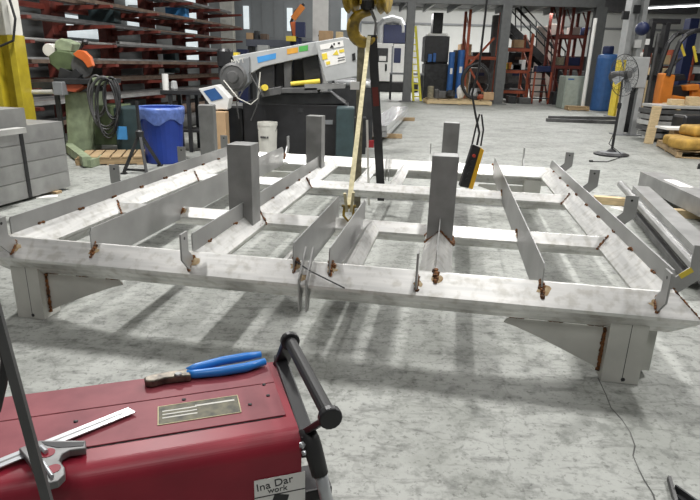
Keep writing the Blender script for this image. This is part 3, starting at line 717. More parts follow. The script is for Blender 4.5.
# bins and offcuts behind the rack arms
for i, (px, py, Y, w, h, m_, l) in enumerate(((103, 14, 13.2, .5, .28, 'teal', 'dark teal box lying high in the red rack, left one'), (101, 29, 13.2, .8, .3, 'teal', 'long dark teal crate in the red rack below the upper teal box'), (178, 23, 16.5, .55, .25, 'stkblue', 'blue plastic tray lying on an upper level of the red rack'), (141, 20, 15.5, .5, .2, 'foil', 'silver wrapped bundle lying on an upper level of the red rack'), (153, 69, 15.8, .22, .42, 'stky', 'yellow upright tin standing on a middle level of the red rack'), (172, 70, 15.8, .32, .5, 'teal', 'teal bucket standing on a middle level of the red rack'))):
    c = at(px, py, Y); zl = max([z for z in levels if z < c.z + .05] or [levels[0]]) + .115
    o = MB().box((0, 0, h / 2), (w, .35, h)).done('storage_box', m_, None, .015, loc=(c.x, c.y, zl)); tag(o, l, 'box')

# green cut-off saw on its pedestal
gp = G(84, 153)
gs = T('cutoff_saw', 'green pedestal cut-off saw with an orange blade guard beside the strapped tube stack', 'saw', (gp.x, gp.y, 0))
def gl(px, py, dy=0): c = at(px, py, gp.y + dy); return Vector((c.x - gp.x, dy, c.z))
def poly(pts, Y0, y0, y1, ref):
    return [Vector((at(px, py, Y0).x - ref.x, y0, at(px, py, Y0).z)) for px, py in pts], (0, y1 - y0, 0)
def gpoly(pts, y0, y1): P_, v = poly(pts, gp.y, y0, y1, gp); return MB().prism(P_, v)
gpoly([(64, 92), (94, 92), (92, 152), (68, 152)], 0, .4).done('pedestal', 'lgreen', gs, bevel=.02)
gpoly([(90, 106), (117, 106), (115, 146), (90, 146)], .1, .6).done('cabinet', 'green', gs, bevel=.015)
gpoly([(48, 56), (56, 50), (70, 52), (84, 62), (78, 70), (58, 71), (50, 64)], .0, .35).done('motor_head', 'green', gs, bevel=.02)
gpoly([(54, 41), (60, 38), (72, 43), (70, 52), (56, 51), (53, 46)], .02, .32).done('belt_cover', 'lgreen', gs, bevel=.02)
a = gl(47, 50); m = MB(); m.lathe([(.09, -.12), (.10, -.10), (.10, .10), (.09, .12)], n=16, T=Matrix.Translation((a.x, .16, a.z)) @ Matrix.Rotation(PI / 2, 4, 'X')); m.done('motor_drum', 'offw', gs)
pts = [(75, 54), (80, 50), (86, 51), (92, 57), (95, 66), (90, 68), (85, 61), (78, 57)]
gpoly(pts, -.08, .02).done('blade_guard', 'guardo', gs, bevel=.01)
m = MB(); a = gl(83, 66); m.lathe([(.17, -.004), (.17, .004)], n=24, T=Matrix.Translation((a.x, -.03, a.z)) @ Matrix.Rotation(PI / 2, 4, 'X')); m.done('blade', 'dsteel', gs)
m = MB(); m.tube([gl(72, 66), gl(82, 46), gl(84, 42)], .022, 8); m.blob(gl(85, 42), .05); m.done('feed_handle', 'black', gs)
gpoly([(58, 78), (110, 79), (110, 84), (58, 84)], -.15, .45).done('saw_table', 'dark', gs, bevel=.01)
gpoly([(66, 83), (80, 80), (88, 86), (78, 92), (64, 90)], -.12, .1).done('vise', 'rackred', gs, bevel=.01)
m = MB(); m.beam(gl(68, 70), gl(66, 80), .12, .2); m.beam(gl(74, 73), gl(80, 79), .2, .2); m.done('pivot_bracket', 'dark', gs)
# roller bar fed in from the left
a = at(-8, 92, gp.y - .2); b_ = at(58, 91, gp.y - .2)
rt_ = T('infeed_rail', 'long bright round bar and dark rail lying level into the green saw from the left', 'rail', b_)
m = MB(); m.cyl(a - b_ + Vector((0, 0, -.01)), (0, 0, -.01), .035, 12); m.done('round_bar', 'pale', rt_)
m = MB(); m.beam(a - b_ + Vector((0, .06, .09)), (0, .06, .09), .1, .09); m.done('rail', 'dark', rt_)
m = MB(); m.box((.03, .03, .04), (.15, .2, .2)); m.done('end_clamp', 'grey', rt_, bevel=.01)
for dx in (-.05, -1.2): m = MB(); m.box((dx, .05, -b_.z / 2), (.06, .06, b_.z - .04)); m.done('stand_leg', 'dark', rt_)
a = at(-8, 60, gp.y + .3); b_ = at(38, 63, gp.y + .3)
# skid under the saw, wooden pallet to its right
m = MB(); q0 = G(66, 150); q1 = G(88, 168); m.beam((q0.x, q0.y, .09), (q1.x, q1.y, .09), .12, .13); m.beam((q1.x, q1.y, .06), (q1.x + .05, q1.y + .5, .06), .10, .11)
o = m.done('steel_skid', 'lgreen'); tag(o, 'pale green steel channel skid on the floor in front of the green saw', 'skid')
def pallet(name, label, c, w, d, rz, m_='wood', h=.13, group=None):
    t = T(name, label, 'pallet', c, rz, group)
    for i in range(3): m = MB(); m.box((0, (i - 1) * (d / 2 - .05), h * .45), (w, .09, h * .6)); m.done('stringer', m_, t)
    for i in range(6): m = MB(); m.box(((i - 2.5) * w / 6 * .97, 0, h * .87), (w / 7.4, d, .022)); m.done('deck_board', m_, t)
    for i in range(3): m = MB(); m.box(((i - 1) * (w / 2 - .06), 0, h * .08), (.1, d, .02)); m.done('bottom_board', m_, t)
    return t
q = G(104, 164); pallet('wooden_pallet', 'small wooden pallet on the floor under the coiled cables beside the green saw', (q.x + .05, q.y + .25, 0), .95, .7, .25)
# cable coils hanging on the cabinet
def ring(c, rx, rz_, tilt, r, name, label, m_, n=26, turns=3, par=None):
    pts = []
    for i in range(n * turns):
        a = 2 * PI * i / n; k = 1 + .06 * math.sin(i * .37)
        pts.append(Vector((rx * k * math.cos(a), .02 * math.sin(i * .61) + tilt * math.sin(a), rz_ * k * math.sin(a))))
    o = MB().tube(pts, r, 6).done(name, m_, par, loc=c, smooth=True)
    if label: tag(o, label, 'cable coil')
    return o
ring(at(104, 103, gp.y - .25), .21, .38, .04, .016, 'cable_coil', 'tangle of grey cable hanging in long loops right of the green saw', 'cable', turns=5)
ring(at(97, 96, gp.y - .18), .13, .30, .03, .014, 'cable_coil', 'smaller pale cable loop hanging left of the long cable tangle', 'dsteel', turns=3)
ring(at(107, 108, gp.y - .32), .16, .43, .05, .013, 'cable_coil', 'thin dark cable loop hanging in front of the long grey cable tangle', 'rubber', turns=4)
ring(at(112, 98, gp.y - .28), .12, .30, .03, .014, 'cable_coil', 'short dark cable loop hanging at the right of the cable tangle', 'dark', turns=3)
q = at(101, 82, gp.y - .2); o = MB().beam((-.12, .0, 0), (.16, 0, .03), .06, .12).done('cable_hanger', 'lgreen', None, loc=q, bevel=.01); tag(o, 'pale green bracket on the saw carrying the coiled cables', 'bracket')
boxthing('tool_cart', 'low dark teal tool cabinet standing between the cable tangle and the blue bin', 'cabinet', (115, 108, 140, 152), 9.1, .6, 'teal', bevel=.02)
q = at(122, 133, 8.95); o = MB().box((0, 0, 0), (.16, .02, .20)).done('notice_card', 'stkblue', None, loc=q); o['label'] = 'small pale blue card on the front of the teal cabinet'; o['category'] = 'card'

# blue bin with liner
bp_ = G(160, 165); zb = at(158, 107, bp_.y + .3).z; rw = (at(181, 110, bp_.y + .3).x - at(136, 110, bp_.y + .3).x) / 2
bn = T('waste_bin', 'tall round blue waste bin with a clear liner standing behind the steel frame', 'bin', (bp_.x - .02, bp_.y + .3, 0))
m = MB(); m.lathe([(rw * .78, 0), (rw * .80, .02), (rw * .94, zb * .97), (rw * .99, zb * .97), (rw, zb), (rw * .92, zb), (rw * .76, .04), (.02, .035)], n=28); m.done('bin_body', 'blue', bn, smooth=False)
m = MB(); pr_ = []
n = 28; vs = []; fs = []
for i, (r, z) in enumerate(((rw * .90, zb - .05), (rw * 1.0, zb + .012), (rw * 1.03, zb - .03), (rw * .985, zb * .76))):
    for k in range(n): vs.append((r * (1 + .012 * math.sin(k * 2.3 + i)) * math.cos(2 * PI * k / n), r * (1 + .012 * math.sin(k * 2.3 + i)) * math.sin(2 * PI * k / n), z + (.05 * math.sin(k * 1.1) if i == 3 else 0)))
for i in range(3):
    for k in range(n): fs.append((i * n + k, i * n + (k + 1) % n, (i + 1) * n + (k + 1) % n, (i + 1) * n + k))
m.add(vs, fs); m.done('bin_liner', 'liner', bn, smooth=True)
# tripod pipe stand in front of the bin
ap = G(143, 172); za = at(143, 133, ap.y).z
ts = T('pipe_stand', 'dark steel tripod pipe stand in front of the blue bin', 'pipe stand', (ap.x, ap.y, 0))
for px, py in ((124, 174), (147, 176), (160, 166)):
    q = G(px, py); m = MB(); m.beam((0, 0, za), (q.x - ap.x, q.y - ap.y, .02), .035, .035); m.box((q.x - ap.x, q.y - ap.y, .01), (.07, .07, .02)); m.done('leg', 'dark', ts)
m = MB(); m.cyl((0, 0, za - .1), (0, 0, za + .42), .022, 10); m.done('post', 'dark', ts)
m = MB(); m.lathe([(.05, 0), (.055, .08), (.03, .1)], (0, 0, za - .06)); m.done('collar', 'dark', ts)
m = MB(); q = G(124, 173); q2 = G(147, 174); m.beam((q.x - ap.x, q.y - ap.y, .05), (q2.x - ap.x, q2.y - ap.y, .05), .02, .03); m.done('brace', 'dark', ts)

# bench left of the band saw
wb = T('workbench', 'narrow dark steel workbench between the blue bin and the band saw', 'workbench', (at(185, 95, 9.6).x, 9.6, 0))
zt_ = at(185, 91, 9.6).z; xa = at(160, 92, 9.6).x - wb.location.x; xb = at(212, 92, 9.6).x - wb.location.x
m = MB(); m.box(((xa + xb) / 2, .3, zt_ - .03), (xb - xa, .6, .06)); m.done('top', 'dark', wb)
for x in (xa + .15, xa + .45, xb - .1):
    for y in (.04, .56): m = MB(); m.box((x, y, (zt_ - .06) / 2), (.06, .06, zt_ - .06)); m.done('leg', 'dark', wb)
m = MB(); m.box(((xa + xb) / 2, .3, .35), (xb - xa - .2, .5, .04)); m.done('shelf', 'dark', wb)
for px0, px1, m_, l in ((160, 167, 'paper', 'white paper roll standing on the dark workbench'), ):
    x, z0, z1, w = R(px0, 74, px1, 91, 9.7); o = MB().lathe([(w * .45, 0), (w * .45, z1 - zt_)], n=16).done('paper_roll', m_, None, loc=(x, 9.8, zt_)); tag(o, l, 'paper roll')
x, z0, z1, w = R(168, 83, 177, 91, 9.7); o = MB().lathe([(.05, 0), (.06, .03), (.045, .14), (.03, .15)], n=12).done('grease_tin', 'lgrey', None, loc=(x, 9.8, zt_)); tag(o, 'small grey tin beside the white paper roll on the workbench', 'tin')
o = boxthing('steel_upright', 'plain grey box-section steel upright standing just beyond the left edge of the frame', 'steel upright', (199, 105, 214, 152), FW(-.3, 4.45).y + .05, .16, 'post'); 
o = boxthing('paper_crate', 'brown and white crate standing between the grey upright and the band saw', 'crate', (214, 112, 226, 150), 8.9, .25, 'card')

# ------------------------------------------------------------------ grey band saw
BY = 9.4
bx = at(290, 120, BY).x
bs = T('band_saw', 'large grey and black horizontal band saw with stickers on its sloping arm', 'band saw', (bx, BY, 0))
class _r: x = bx
def bpoly(pts, y0, y1): P_, v = poly(pts, BY, y0, y1, _r); return MB().prism(P_, v)
def b3(px, py, dy=0): c = at(px, py, BY); return Vector((c.x - bx, dy, c.z))
zb_ = at(300, 104, BY).z
x0, x1 = at(243, 120, BY).x - bx, at(348, 120, BY).x - bx
m = MB(); m.box(((x0 + x1) / 2, .45, zb_ / 2), (x1 - x0, .9, zb_)); m.done('base', 'black', bs, bevel=.02)
bpoly([(262, 94), (330, 93), (346, 104), (244, 104)], .0, .8).done('bed', 'dark', bs, bevel=.01)
bpoly([(232, 56), (318, 41), (320, 54), (262, 67), (252, 73), (238, 73)], .0, .22).done('arm_beam', 'lgrey', bs, bevel=.01)
bpoly([(315, 42), (344, 37), (356, 41), (358, 52), (359, 76), (326, 82)], -.08, .30).done('wheel_housing', 'lgrey', bs, bevel=.012)
bpoly([(228, 64), (250, 56), (250, 82), (240, 92), (224, 88), (221, 74)], -.05, .28).done('drive_housing', 'grey', bs, bevel=.02)
a = b3(234, 77); 
m = MB(); m.lathe([(.20, -.05), (.22, 0), (.18, .03), (.17, .02), (.10, .03), (.08, .07), (.02, .075)], n=24, T=Matrix.Translation((a.x, -.06, a.z)) @ Matrix.Rotation(PI / 2, 4, 'X')); m.done('drive_wheel', 'dsteel', bs)
m = MB(); c = b3(224, 58); m.lathe([(.10, -.14), (.13, -.12), (.13, .1), (.10, .14)], n=18, T=Matrix.Translation((c.x, .1, c.z))); m.box((c.x, .1, c.z - .22), (.2, .2, .16)); m.done('motor', 'black', bs)
bpoly([(258, 62), (271, 55), (274, 58), (274, 94), (262, 94), (255, 72)], .05, .4).done('guide_column', 'dark', bs, bevel=.01)
bpoly([(283, 56), (291, 55), (291, 93), (284, 93)], .05, .3).done('guide_post', 'dsteel', bs, bevel=.01)
bpoly([(300, 50), (316, 48), (322, 82), (318, 96), (306, 96)], .1, .4).done('blade_guide', 'dark', bs, bevel=.01)
m = MB(); m.cyl(b3(291, 84, -.02), b3(320, 81, -.02), .036, 14); m.done('hydraulic_cylinder', 'stky', bs)
m = MB(); m.cyl(b3(264, 88, -.05), b3(267, 87, -.2), .05, 12); m.done('yellow_knob', 'stky', bs)
bpoly([(274, 60), (283, 58), (283, 93), (274, 93)], .15, .5).done('guide_rail', 'black', bs, bevel=.01)
bpoly([(291, 60), (302, 58), (306, 93), (291, 93)], .3, .6).done('hydraulic_unit', 'dark', bs, bevel=.01)
bpoly([(276, 88), (318, 87), (318, 93), (276, 93)], -.1, .25).done('vise', 'dsteel', bs, bevel=.01)
bpoly([(262, 90), (282, 86), (282, 94), (262, 97)], -.12, .1).done('clamp_jaw', 'dsteel', bs, bevel=.01)
bpoly([(305, 84), (345, 84), (345, 88), (305, 90)], -.1, .5).done('outfeed_plate', 'steel', bs)
m = MB(); m.tube([b3(250, 72, -.06), b3(256, 82, -.12), b3(262, 92, -.15), b3(258, 106, -.12), b3(252, 120, -.1)], .012, 6); m.tube([b3(244, 90, -.08), b3(238, 102, -.12), b3(240, 118, -.1)], .012, 6); m.done('hose', 'cable', bs)
m = MB(); m.tube([b3(225, 80, -.1), b3(240, 98, -.14), b3(252, 104, -.12), b3(259, 98, -.1), b3(261, 72, -.08)], .010, 6); m.done('air_line', 'offw', bs)
# control console
bpoly([(204, 88), (222, 84), (234, 97), (232, 108), (218, 108)], -.35, -.05).done('control_box', 'white', bs, bevel=.01)
bpoly([(209, 90), (220, 87), (228, 97), (217, 100)], -.356, -.35).done('control_screen', 'tank', bs)
m = MB(); m.box((b3(224, 100).x, -.2, b3(224, 108).z / 2), (.10, .10, b3(224, 108).z)); m.done('console_post', 'dark', bs)
# stickers
bpoly([(257, 57), (276, 53), (276, 58.5), (258, 63)], -.004, 0).done('blue_sticker', 'stkblue', bs)
bpoly([(287, 49), (298, 47), (298, 52.5), (287, 54.5)], -.004, 0).done('orange_sticker', 'stkor', bs)
bpoly([(299, 46.5), (308, 45), (308, 50.5), (299, 52)], -.004, 0).done('green_sticker', 'stkgr', bs)
bpoly([(320, 45), (343, 40.5), (344, 46.5), (321, 50)], -.085, -.08).done('white_sticker', 'paper', bs)
bpoly([(322, 53), (344, 48), (346, 62), (326, 67)], -.085, -.08).done('warning_sticker', 'paper', bs)
for pts in (((322, 54), (327, 53), (328, 59), (323, 60)), ((333, 55), (337, 50), (339, 55)), ((339, 50), (344, 49), (344.5, 52), (339.5, 53)), ((326, 62), (330, 61), (330.5, 64), (327, 65))):
    bpoly(list(pts), -.09, -.085).done('warning_mark', 'stky', bs)
for pts in (((330, 48), (332, 44.5), (334, 47.5)), ((333.5, 43.5), (335, 43.2), (335.2, 45), (333.6, 45.3)), ((338, 42.6), (340, 42.4), (340, 44), (338, 44.3)), ((338, 58), (345, 56.5), (345, 57.2), (338, 58.8)), ((338, 60.5), (345, 59), (345, 59.7), (338, 61.3))):
    bpoly(list(pts), -.09, -.085).done('black_mark', 'black', bs)
bpoly([(352, 54), (355, 53), (355.5, 60), (352.5, 61)], -.09, -.08).done('latch', 'black', bs)
q = b3(238.5, 60); text('badge_letters', 'MVT', .11, 'offw', bs, Matrix.Translation((q.x, -.052, q.z - .02)) @ Matrix.Rotation(PI / 2, 4, 'X') @ Matrix.Rotation(.18, 4, 'Z'), .002)
bpoly([(224, 52), (234, 52), (234, 58), (226, 60)], .3, .5).done('yellow_cover', 'stky', bs)
for px, py, w_ in ((300, 110, .10), (340, 110, .10), (322, 122, .35)):
    c = b3(px, py, -.008); m = MB(); m.box((c.x, -.006, c.z), (w_, .012, .07)); m.done('base_plate', 'dark' if w_ < .2 else 'grey', bs)
# dark machine leg parts left of the base
boxthing('coolant_tank', 'dark coolant tank standing at the left end of the black saw base', 'tank', (226, 108, 243, 150), BY + .1, .5, 'dark', bevel=.02)
boxthing('saw_cabinet', 'dark grey cabinet at the right end of the band saw base', 'cabinet', (336, 108, 354, 146), BY - .55, .5, 'teal', bevel=.02)
# bucket
q = at(268, 150, 9.1); q.z = 0; h_ = at(268, 122, q.y).z; rw = (at(278, 130, q.y).x - at(258, 130, q.y).x) / 2
bk = T('bucket', 'off-white plastic bucket standing in front of the black band saw base', 'bucket', (q.x, q.y, 0))
m = MB(); m.lathe([(rw * .84, 0), (rw * .97, h_ - .05), (rw * 1.0, h_ - .05), (rw, h_), (rw * .94, h_), (rw * .8, .02), (.02, .02)], n=24); m.done('pail', 'offw', bk)
m = MB(); m.tube([(rw * math.cos(t), -rw * .5 * math.sin(t) - .02, h_ - .05 - .16 * math.sin(t)) for t in [PI * i / 10 for i in range(11)]], .005, 6); m.done('bail', 'dsteel', bk)
m = MB()
for a_, w_ in ((-.5, .035), (-.2, .05), (.12, .03)): m.box((rw * a_, -rw * math.cos(a_ * .9) * .93, h_ * .62), (w_, .012, .03), rz=a_)
m.done('print', 'dsteel', bk)

# bundles on timbers behind the hook slings
q = G(372, 142); q2 = G(398, 118)
dd = (q2 - q); 
o = T('wrapped_bundle', 'silver film wrapped bundle of bars lying on timbers right of the slings', 'bundle', (q.x, q.y, 0))
m = MB()
for i in range(3):
    for j in range(2): m.beam(Vector((-.1 + .16 * i, 0, .16 + .12 * j)), dd + Vector((-.1 + .16 * i, 0, .16 + .12 * j)), .15, .11)
m.done('bars', 'foil', o)
for k in (.12, .85):
    p = q + dd * k; tag(MB().beam((-.45, 0, 0), (.5, .05, 0), .10, .09).done('timber', 'wood', None, loc=(p.x + .05, p.y, .048)), 'timber bearer under the ' + ('near' if k < .5 else 'far') + ' end of the silver bundle', 'timber')
boxthing('cardboard_box', 'flat brown cardboard box standing behind the band saw housing', 'box', (340, 96, 368, 132), 11.3, .5, 'card')
boxthing('parts_cabinet', 'small dark cabinet beside the cardboard box near the slings', 'cabinet', (344, 118, 366, 150), 9.9, .4, 'dark')
x, z0, z1, w = R(335, 76, 372, 86, 10.9); o = T('foil_roll', 'silver roll lying on the box behind the band saw housing', 'roll', (x, 10.8, z0)); MB().cyl((-w / 2, 0, .07), (w / 2, 0, .05), .09, 14).done('roll', 'foil', o)
x, z0b, z1, w = R(336, 88, 372, 96, 10.6)
boxthing('shelf_table', 'dark steel table carrying the silver roll behind the band saw', 'table', (334, 86, 374, 92), 10.75, .4, 'dark')
# heavy stock on the floor along the rack
for i, (v, u0, u1, r, m_, l) in enumerate(((-6.13, 9.6, 15.0, .15, 'dsteel', 'thick dark steel pipe lying along the rack foot, nearest the aisle'), (-6.43, 9.7, 16.6, .13, 'steel', 'thick grey steel pipe lying along the rack foot behind the dark one'), (-6.28, 9.9, 14.4, .12, 'rust', 'rusty steel pipe lying on top of the two thick pipes by the rack'), (-6.3, 15.4, 17.6, .16, 'pale', 'short pale pipe lying on the floor at the far end of the rack'))):
    z = r + .002 if i != 2 else .388
    a = UV(v, u0, z); b_ = UV(v, u1, z); o = MB().pipe((0, 0, 0), b_ - a, r, .012, 18).done('steel_pipe', m_, None, loc=a); tag(o, l, 'steel pipe')
# ------------------------------------------------------------------ back of the hall: grey panels, columns, bench
PY_ = 24.0
x, z0, z1, w = R(150, -40, 362, 60, PY_)
o = MB(); o.box((0, .1, 3.39), (w, .2, 6.78)); o.mi = 1
for px in (252, 262, 274, 284, 298, 322, 330): o.box((at(px, 20, PY_).x - x, -.005, 3.39), (.05, .012, 6.7))
o.box((0, -.006, at(280, 38, PY_).z), (w, .014, .05)); o = o.done('wall_partition', ['panel', 'grey'], None, loc=(x, PY_, 0)); struct(o)
for i, (a, b_) in enumerate((((243.5, 6), (249, 29)), ((287, 8), (292.5, 31)), ((341, 8), (347, 30)))):
    x_, z0, z1, w = R(a[0], a[1], b_[0], b_[1], PY_ - .02); struct(MB().box((0, -.0, 0), (w, .05, z1 - z0)).done('window_%d' % (i + 5), 'glass', None, loc=(x_, PY_ - .03, (z0 + z1) / 2)))
def column(label, px0, px1, Y, m_, name='steel_column', d=.35, zt=6.78, pad=None):
    x, _, _, w = R(px0, 20, px1, 40, Y); t = T(name, label, 'column', (x, Y, 0))
    m = MB()
    for s in (-1, 1): m.box((0, s * d / 2, zt / 2), (w, .04, zt))
    m.box((0, 0, zt / 2), (w * .3, d, zt)); m.done('shaft', m_, t)
    m = MB(); m.box((0, 0, .02), (w * 1.6, d * 1.5, .04)); m.done('base_plate', m_, t)
    return t
column('pale cream building column left of the grey panelled wall', 222, 234, 21.5, 'offw')
column('white building column with a black sign in front of the grey panels', 313, 328, 19.5, 'white')
_c = [o for o in COL.objects if o.name.startswith('steel_column')][-1]
p = at(321, 36, 19.5); MB().box((p.x - _c.location.x, -.2, p.z), (.16, .02, .05)).done('sign', 'black', _c)
bt = T('back_bench', 'long slate blue workbench standing in front of the grey panelled wall', 'workbench', (at(285, 45, 18).x, 18, 0))
x0, x1 = at(246, 45, 18).x - bt.location.x, at(338, 45, 18).x - bt.location.x; zt = at(280, 40, 18).z; zb = at(280, 47, 18).z
m = MB(); m.box(((x0 + x1) / 2, .4, (zt + zb) / 2), (x1 - x0, .8, zt - zb)); m.done('top', mat('slate', (.10, .11, .14), .5), bt)
for x in (x0 + .1, (x0 + x1) / 2, x1 - .1): m = MB(); m.box((x, .4, zb / 2), (.12, .7, zb)); m.done('leg', 'dark', bt)
for px0, py0, px1, py1, m_, l in ((247, 33, 254, 40, 'card', 'brown box standing at the left end of the slate bench'), (255, 31, 259, 40, 'dark', 'dark bottle-shaped tool on the slate bench beside the brown box'), (261, 34, 268, 40, 'rust', 'rust coloured part lying on the slate bench'), (319, 31, 333, 41, 'card', 'wide cardboard box on the slate bench near the white column'), (336, 32, 343, 41, 'pine', 'small pale box on the slate bench right of the wide cardboard box'), (243, 50, 252, 57, 'navy', 'navy bin under the slate bench'), (262, 46, 272, 54, 'lgrey', 'grey equipment under the slate bench')):
    under = py0 > 42; x, a, c, w = R(px0, py0, px1, py1, 18.3)
    zz = 0 if under else zt
    tag(MB().box((0, 0, (c - zz) / 2), (w, .4, c - zz)).done('parts_box', m_, None, .01, loc=(x, 18.35 if not under else 17.6, zz)), l, 'box')
# jib arm with an orange boom
q = at(297, 46, 17.6); ja = T('jib_crane', 'orange jointed lifting arm with a dark base standing near the white column', 'jib crane', (q.x, q.y, 0))
def j3(px, py): c = at(px, py, 17.6); return Vector((c.x - q.x, 0, c.z))
m = MB(); m.cyl((0, 0, 0), j3(296, 38), .17, 14); m.done('base_post', 'navy', ja)
m = MB(); m.beam(j3(296, 38), j3(293, 22), .14, .16); m.done('lower_arm', 'guardo', ja)
m = MB(); m.beam(j3(293, 19), j3(303, 6), .14, .16); m.done('upper_arm', 'orange', ja)
m = MB(); m.tube([j3(294, 38), j3(291, 22), j3(295, 12), j3(304, 4)], .04, 8); m.done('cable', 'rubber', ja)
m = MB(); c = j3(301, 30); m.box((c.x, -.1, c.z), (.28, .3, .4)); m.done('drive_unit', 'navy', ja)
m = MB(); c = j3(292, 39); m.box((c.x, -.2, c.z), (.28, .2, .14)); m.done('yellow_cover', 'stky', ja)

# ------------------------------------------------------------------ white machining centre under a duct
CY = 34.0
x, z0, z1, w = R(352, 42, 418, 86, CY)
cn = T('machining_centre', 'white enclosed machining centre with a window and dark plinth in the distance', 'machine', (x, CY, 0))
def c3(px, py): c = at(px, py, CY); return Vector((c.x - x, 0, c.z))
def cbox(r, y0, y1, m_, nm, bev=.03):
    x_, a, c, w_ = R(*r, CY); a = max(a, .01); m = MB(); m.box((x_ - x, (y0 + y1) / 2, (a + c) / 2), (w_, y1 - y0, c - a)); return m.done(nm, m_, cn, bevel=bev)
cbox((354, 82, 418, 110), .2, 2.4, 'black', 'plinth'); cbox((354, 43, 392, 81), 0, 2.4, 'white', 'left_body'); cbox((393, 44, 417, 82), .15, 2.4, 'white', 'right_body')
cbox((372, 48, 388, 62), -.03, .02, 'dark', 'window'); cbox((379, 56, 386, 61), -.06, -.02, 'white', 'notice')
cbox((394, 48, 401, 63), .1, .16, 'navy', 'control_panel'); cbox((391, 46, 393, 80), -.02, .05, 'grey', 'door_gap'); m = MB(); m.cyl(c3(386, 64) + Vector((0, -.06, 0)), c3(386, 71) + Vector((0, -.06, 0)), .05, 8); m.done('door_handle', 'dark', cn)
cbox((384, 24, 415, 43), .6, 2.0, 'navy', 'chip_tank')
m = MB(); m.tube([c3(381, 42) + Vector((0, .8, 0)), c3(381, 26) + Vector((0, .8, 0)), c3(385, 20) + Vector((0, .8, 0)), c3(393, 18) + Vector((0, .8, 0)), c3(401, 20) + Vector((0, .8, 0)), c3(404, 26) + Vector((0, .8, 0)), c3(404, 32) + Vector((0, .8, 0))], .22, 12); m.done('duct', 'lgrey', cn)
boxthing('control_stand', 'pale grey control stand in front of the white machine, left of its door', 'control stand', (366, 44, 371, 84), 27, .4, 'lgrey')

# ------------------------------------------------------------------ mezzanine
MZ = 25.4
zm = at(500, 6, MZ).z; zt = at(500, -14, MZ).z
x0 = at(336, 6, MZ).x; x1 = at(604, 4, MZ).x
mz = T('mezzanine', 'dark grey steel mezzanine deck on columns across the back of the hall', 'mezzanine', ((x0 + x1) / 2, MZ, 0))
W_ = x1 - x0
m = MB(); m.box((0, 3, zm + .5), (W_, 6.2, .12)); m.done('deck', 'dark', mz)
m = MB(); m.box((0, 0, zm + .24), (W_, .25, .42)); m.done('edge_beam', 'mezz', mz)
m = MB(); m.box((-W_ / 2 + .12, 3, zm + .24), (.25, 6, .42)); m.done('edge_beam', 'mezz', mz)
m = MB(); m.box((W_ / 2 - .12, 3, zm + .24), (.25, 6, .42)); m.done('edge_beam', 'mezz', mz)
for i in range(9): m = MB(); m.box((-W_ / 2 + (i + .5) * W_ / 9, 3.05, zm + .30), (.10, 5.8, .26)); m.done('joist', 'lgrey' if i % 2 else 'mezz', mz)
for px0, px1, Y in ((405, 413, MZ), (498, 507, MZ), (589, 600, MZ), (490, 496, MZ + 5), (337, 344, MZ)):
    x, _, _, w = R(px0, 40, px1, 60, Y); m = MB()
    for s in (-1, 1): m.box((x - mz.location.x, Y - MZ + s * .15, (zm + .05) / 2), (w, .04, zm + .05))
    m.box((x - mz.location.x, Y - MZ, (zm + .05) / 2), (.06, .3, zm + .05)); m.box((x - mz.location.x, Y - MZ, .015), (w * 1.7, .6, .03)); m.done('column', 'mezz', mz)
# things under the mezzanine
def back(name, label, cat, rect, Y, d, m_, z0=None, bev=.02):
    x, a, c, w = R(*rect, Y); a = 0 if z0 is None else (a if z0 == 'f' else z0)
    return tag(MB().box((0, d / 2, (c - a) / 2), (w, d, c - a)).done(name, m_, None, bev, loc=(x, Y, a)), label, cat)
# ladder
q = G(417, 101); lt = at(414, 26, q.y + .5)
ld = T('step_ladder', 'tall yellow ladder leaning at the grey mezzanine column', 'ladder', (q.x, q.y, 0))
w2 = .21; dx = lt.x - q.x - .05
for s in (-1, 1): m = MB(); m.beam((s * .16, 0, 0), (dx + s * .12, .5, lt.z), .10, .07); m.done('rail', 'ladder', ld)
for i in range(11):
    k = (i + .7) / 11.5; m = MB(); m.box((dx * k, .5 * k, lt.z * k), (.30, .06, .05)); m.done('rung', 'ladder', ld)
tb = T('folding_table', 'low grey table behind the yellow ladder', 'table', (at(407, 80, 26.2).x, 26.2, 0))
zt2 = at(412, 73, 26.6).z; m = MB(); m.box((0, .4, zt2 - .04), (1.5, .7, .08)); m.done('top', 'grey', tb)
for sx in (-.7, .7):
    for y in (.08, .72): m = MB(); m.box((sx, y, (zt2 - .08) / 2), (.06, .06, zt2 - .08)); m.done('leg', 'dark', tb)
# dark cabinet machine
dc = T('dark_machine', 'tall black cabinet machine with a white strip, right of the yellow ladder', 'machine', (at(437, 60, 27).x, 27, 0))
def dbox(r, y0, y1, m_, nm):
    x_, a, c, w_ = R(*r, 27); a = max(0, a); m = MB(); m.box((x_ - dc.location.x, (y0 + y1) / 2, (a + c) / 2), (w_, y1 - y0, c - a)); return m.done(nm, m_, dc, bevel=.02)
dbox((425, 36, 449, 62), 0, 1.2, 'black', 'upper_cabinet'); dbox((424, 64, 452, 100), .1, 1.2, 'dark', 'lower_cabinet'); dbox((426, 62, 448, 64), .15, 1.0, 'black', 'bench_gap')
dbox((428, 33.5, 448, 36), .05, 1.0, 'white', 'light_strip'); dbox((434, 12, 444, 33), .3, 1, 'dark', 'flue')
back('cleaner_bottle', 'blue bottle box standing on the black machine, left one', 'bottle', (428, 54, 432, 62), 26.9, .3, 'cblue', 'f'); back('cleaner_bottle', 'blue bottle box standing on the black machine beside the left one', 'bottle', (433, 53, 436, 62), 26.9, .3, 'cblue', 'f')
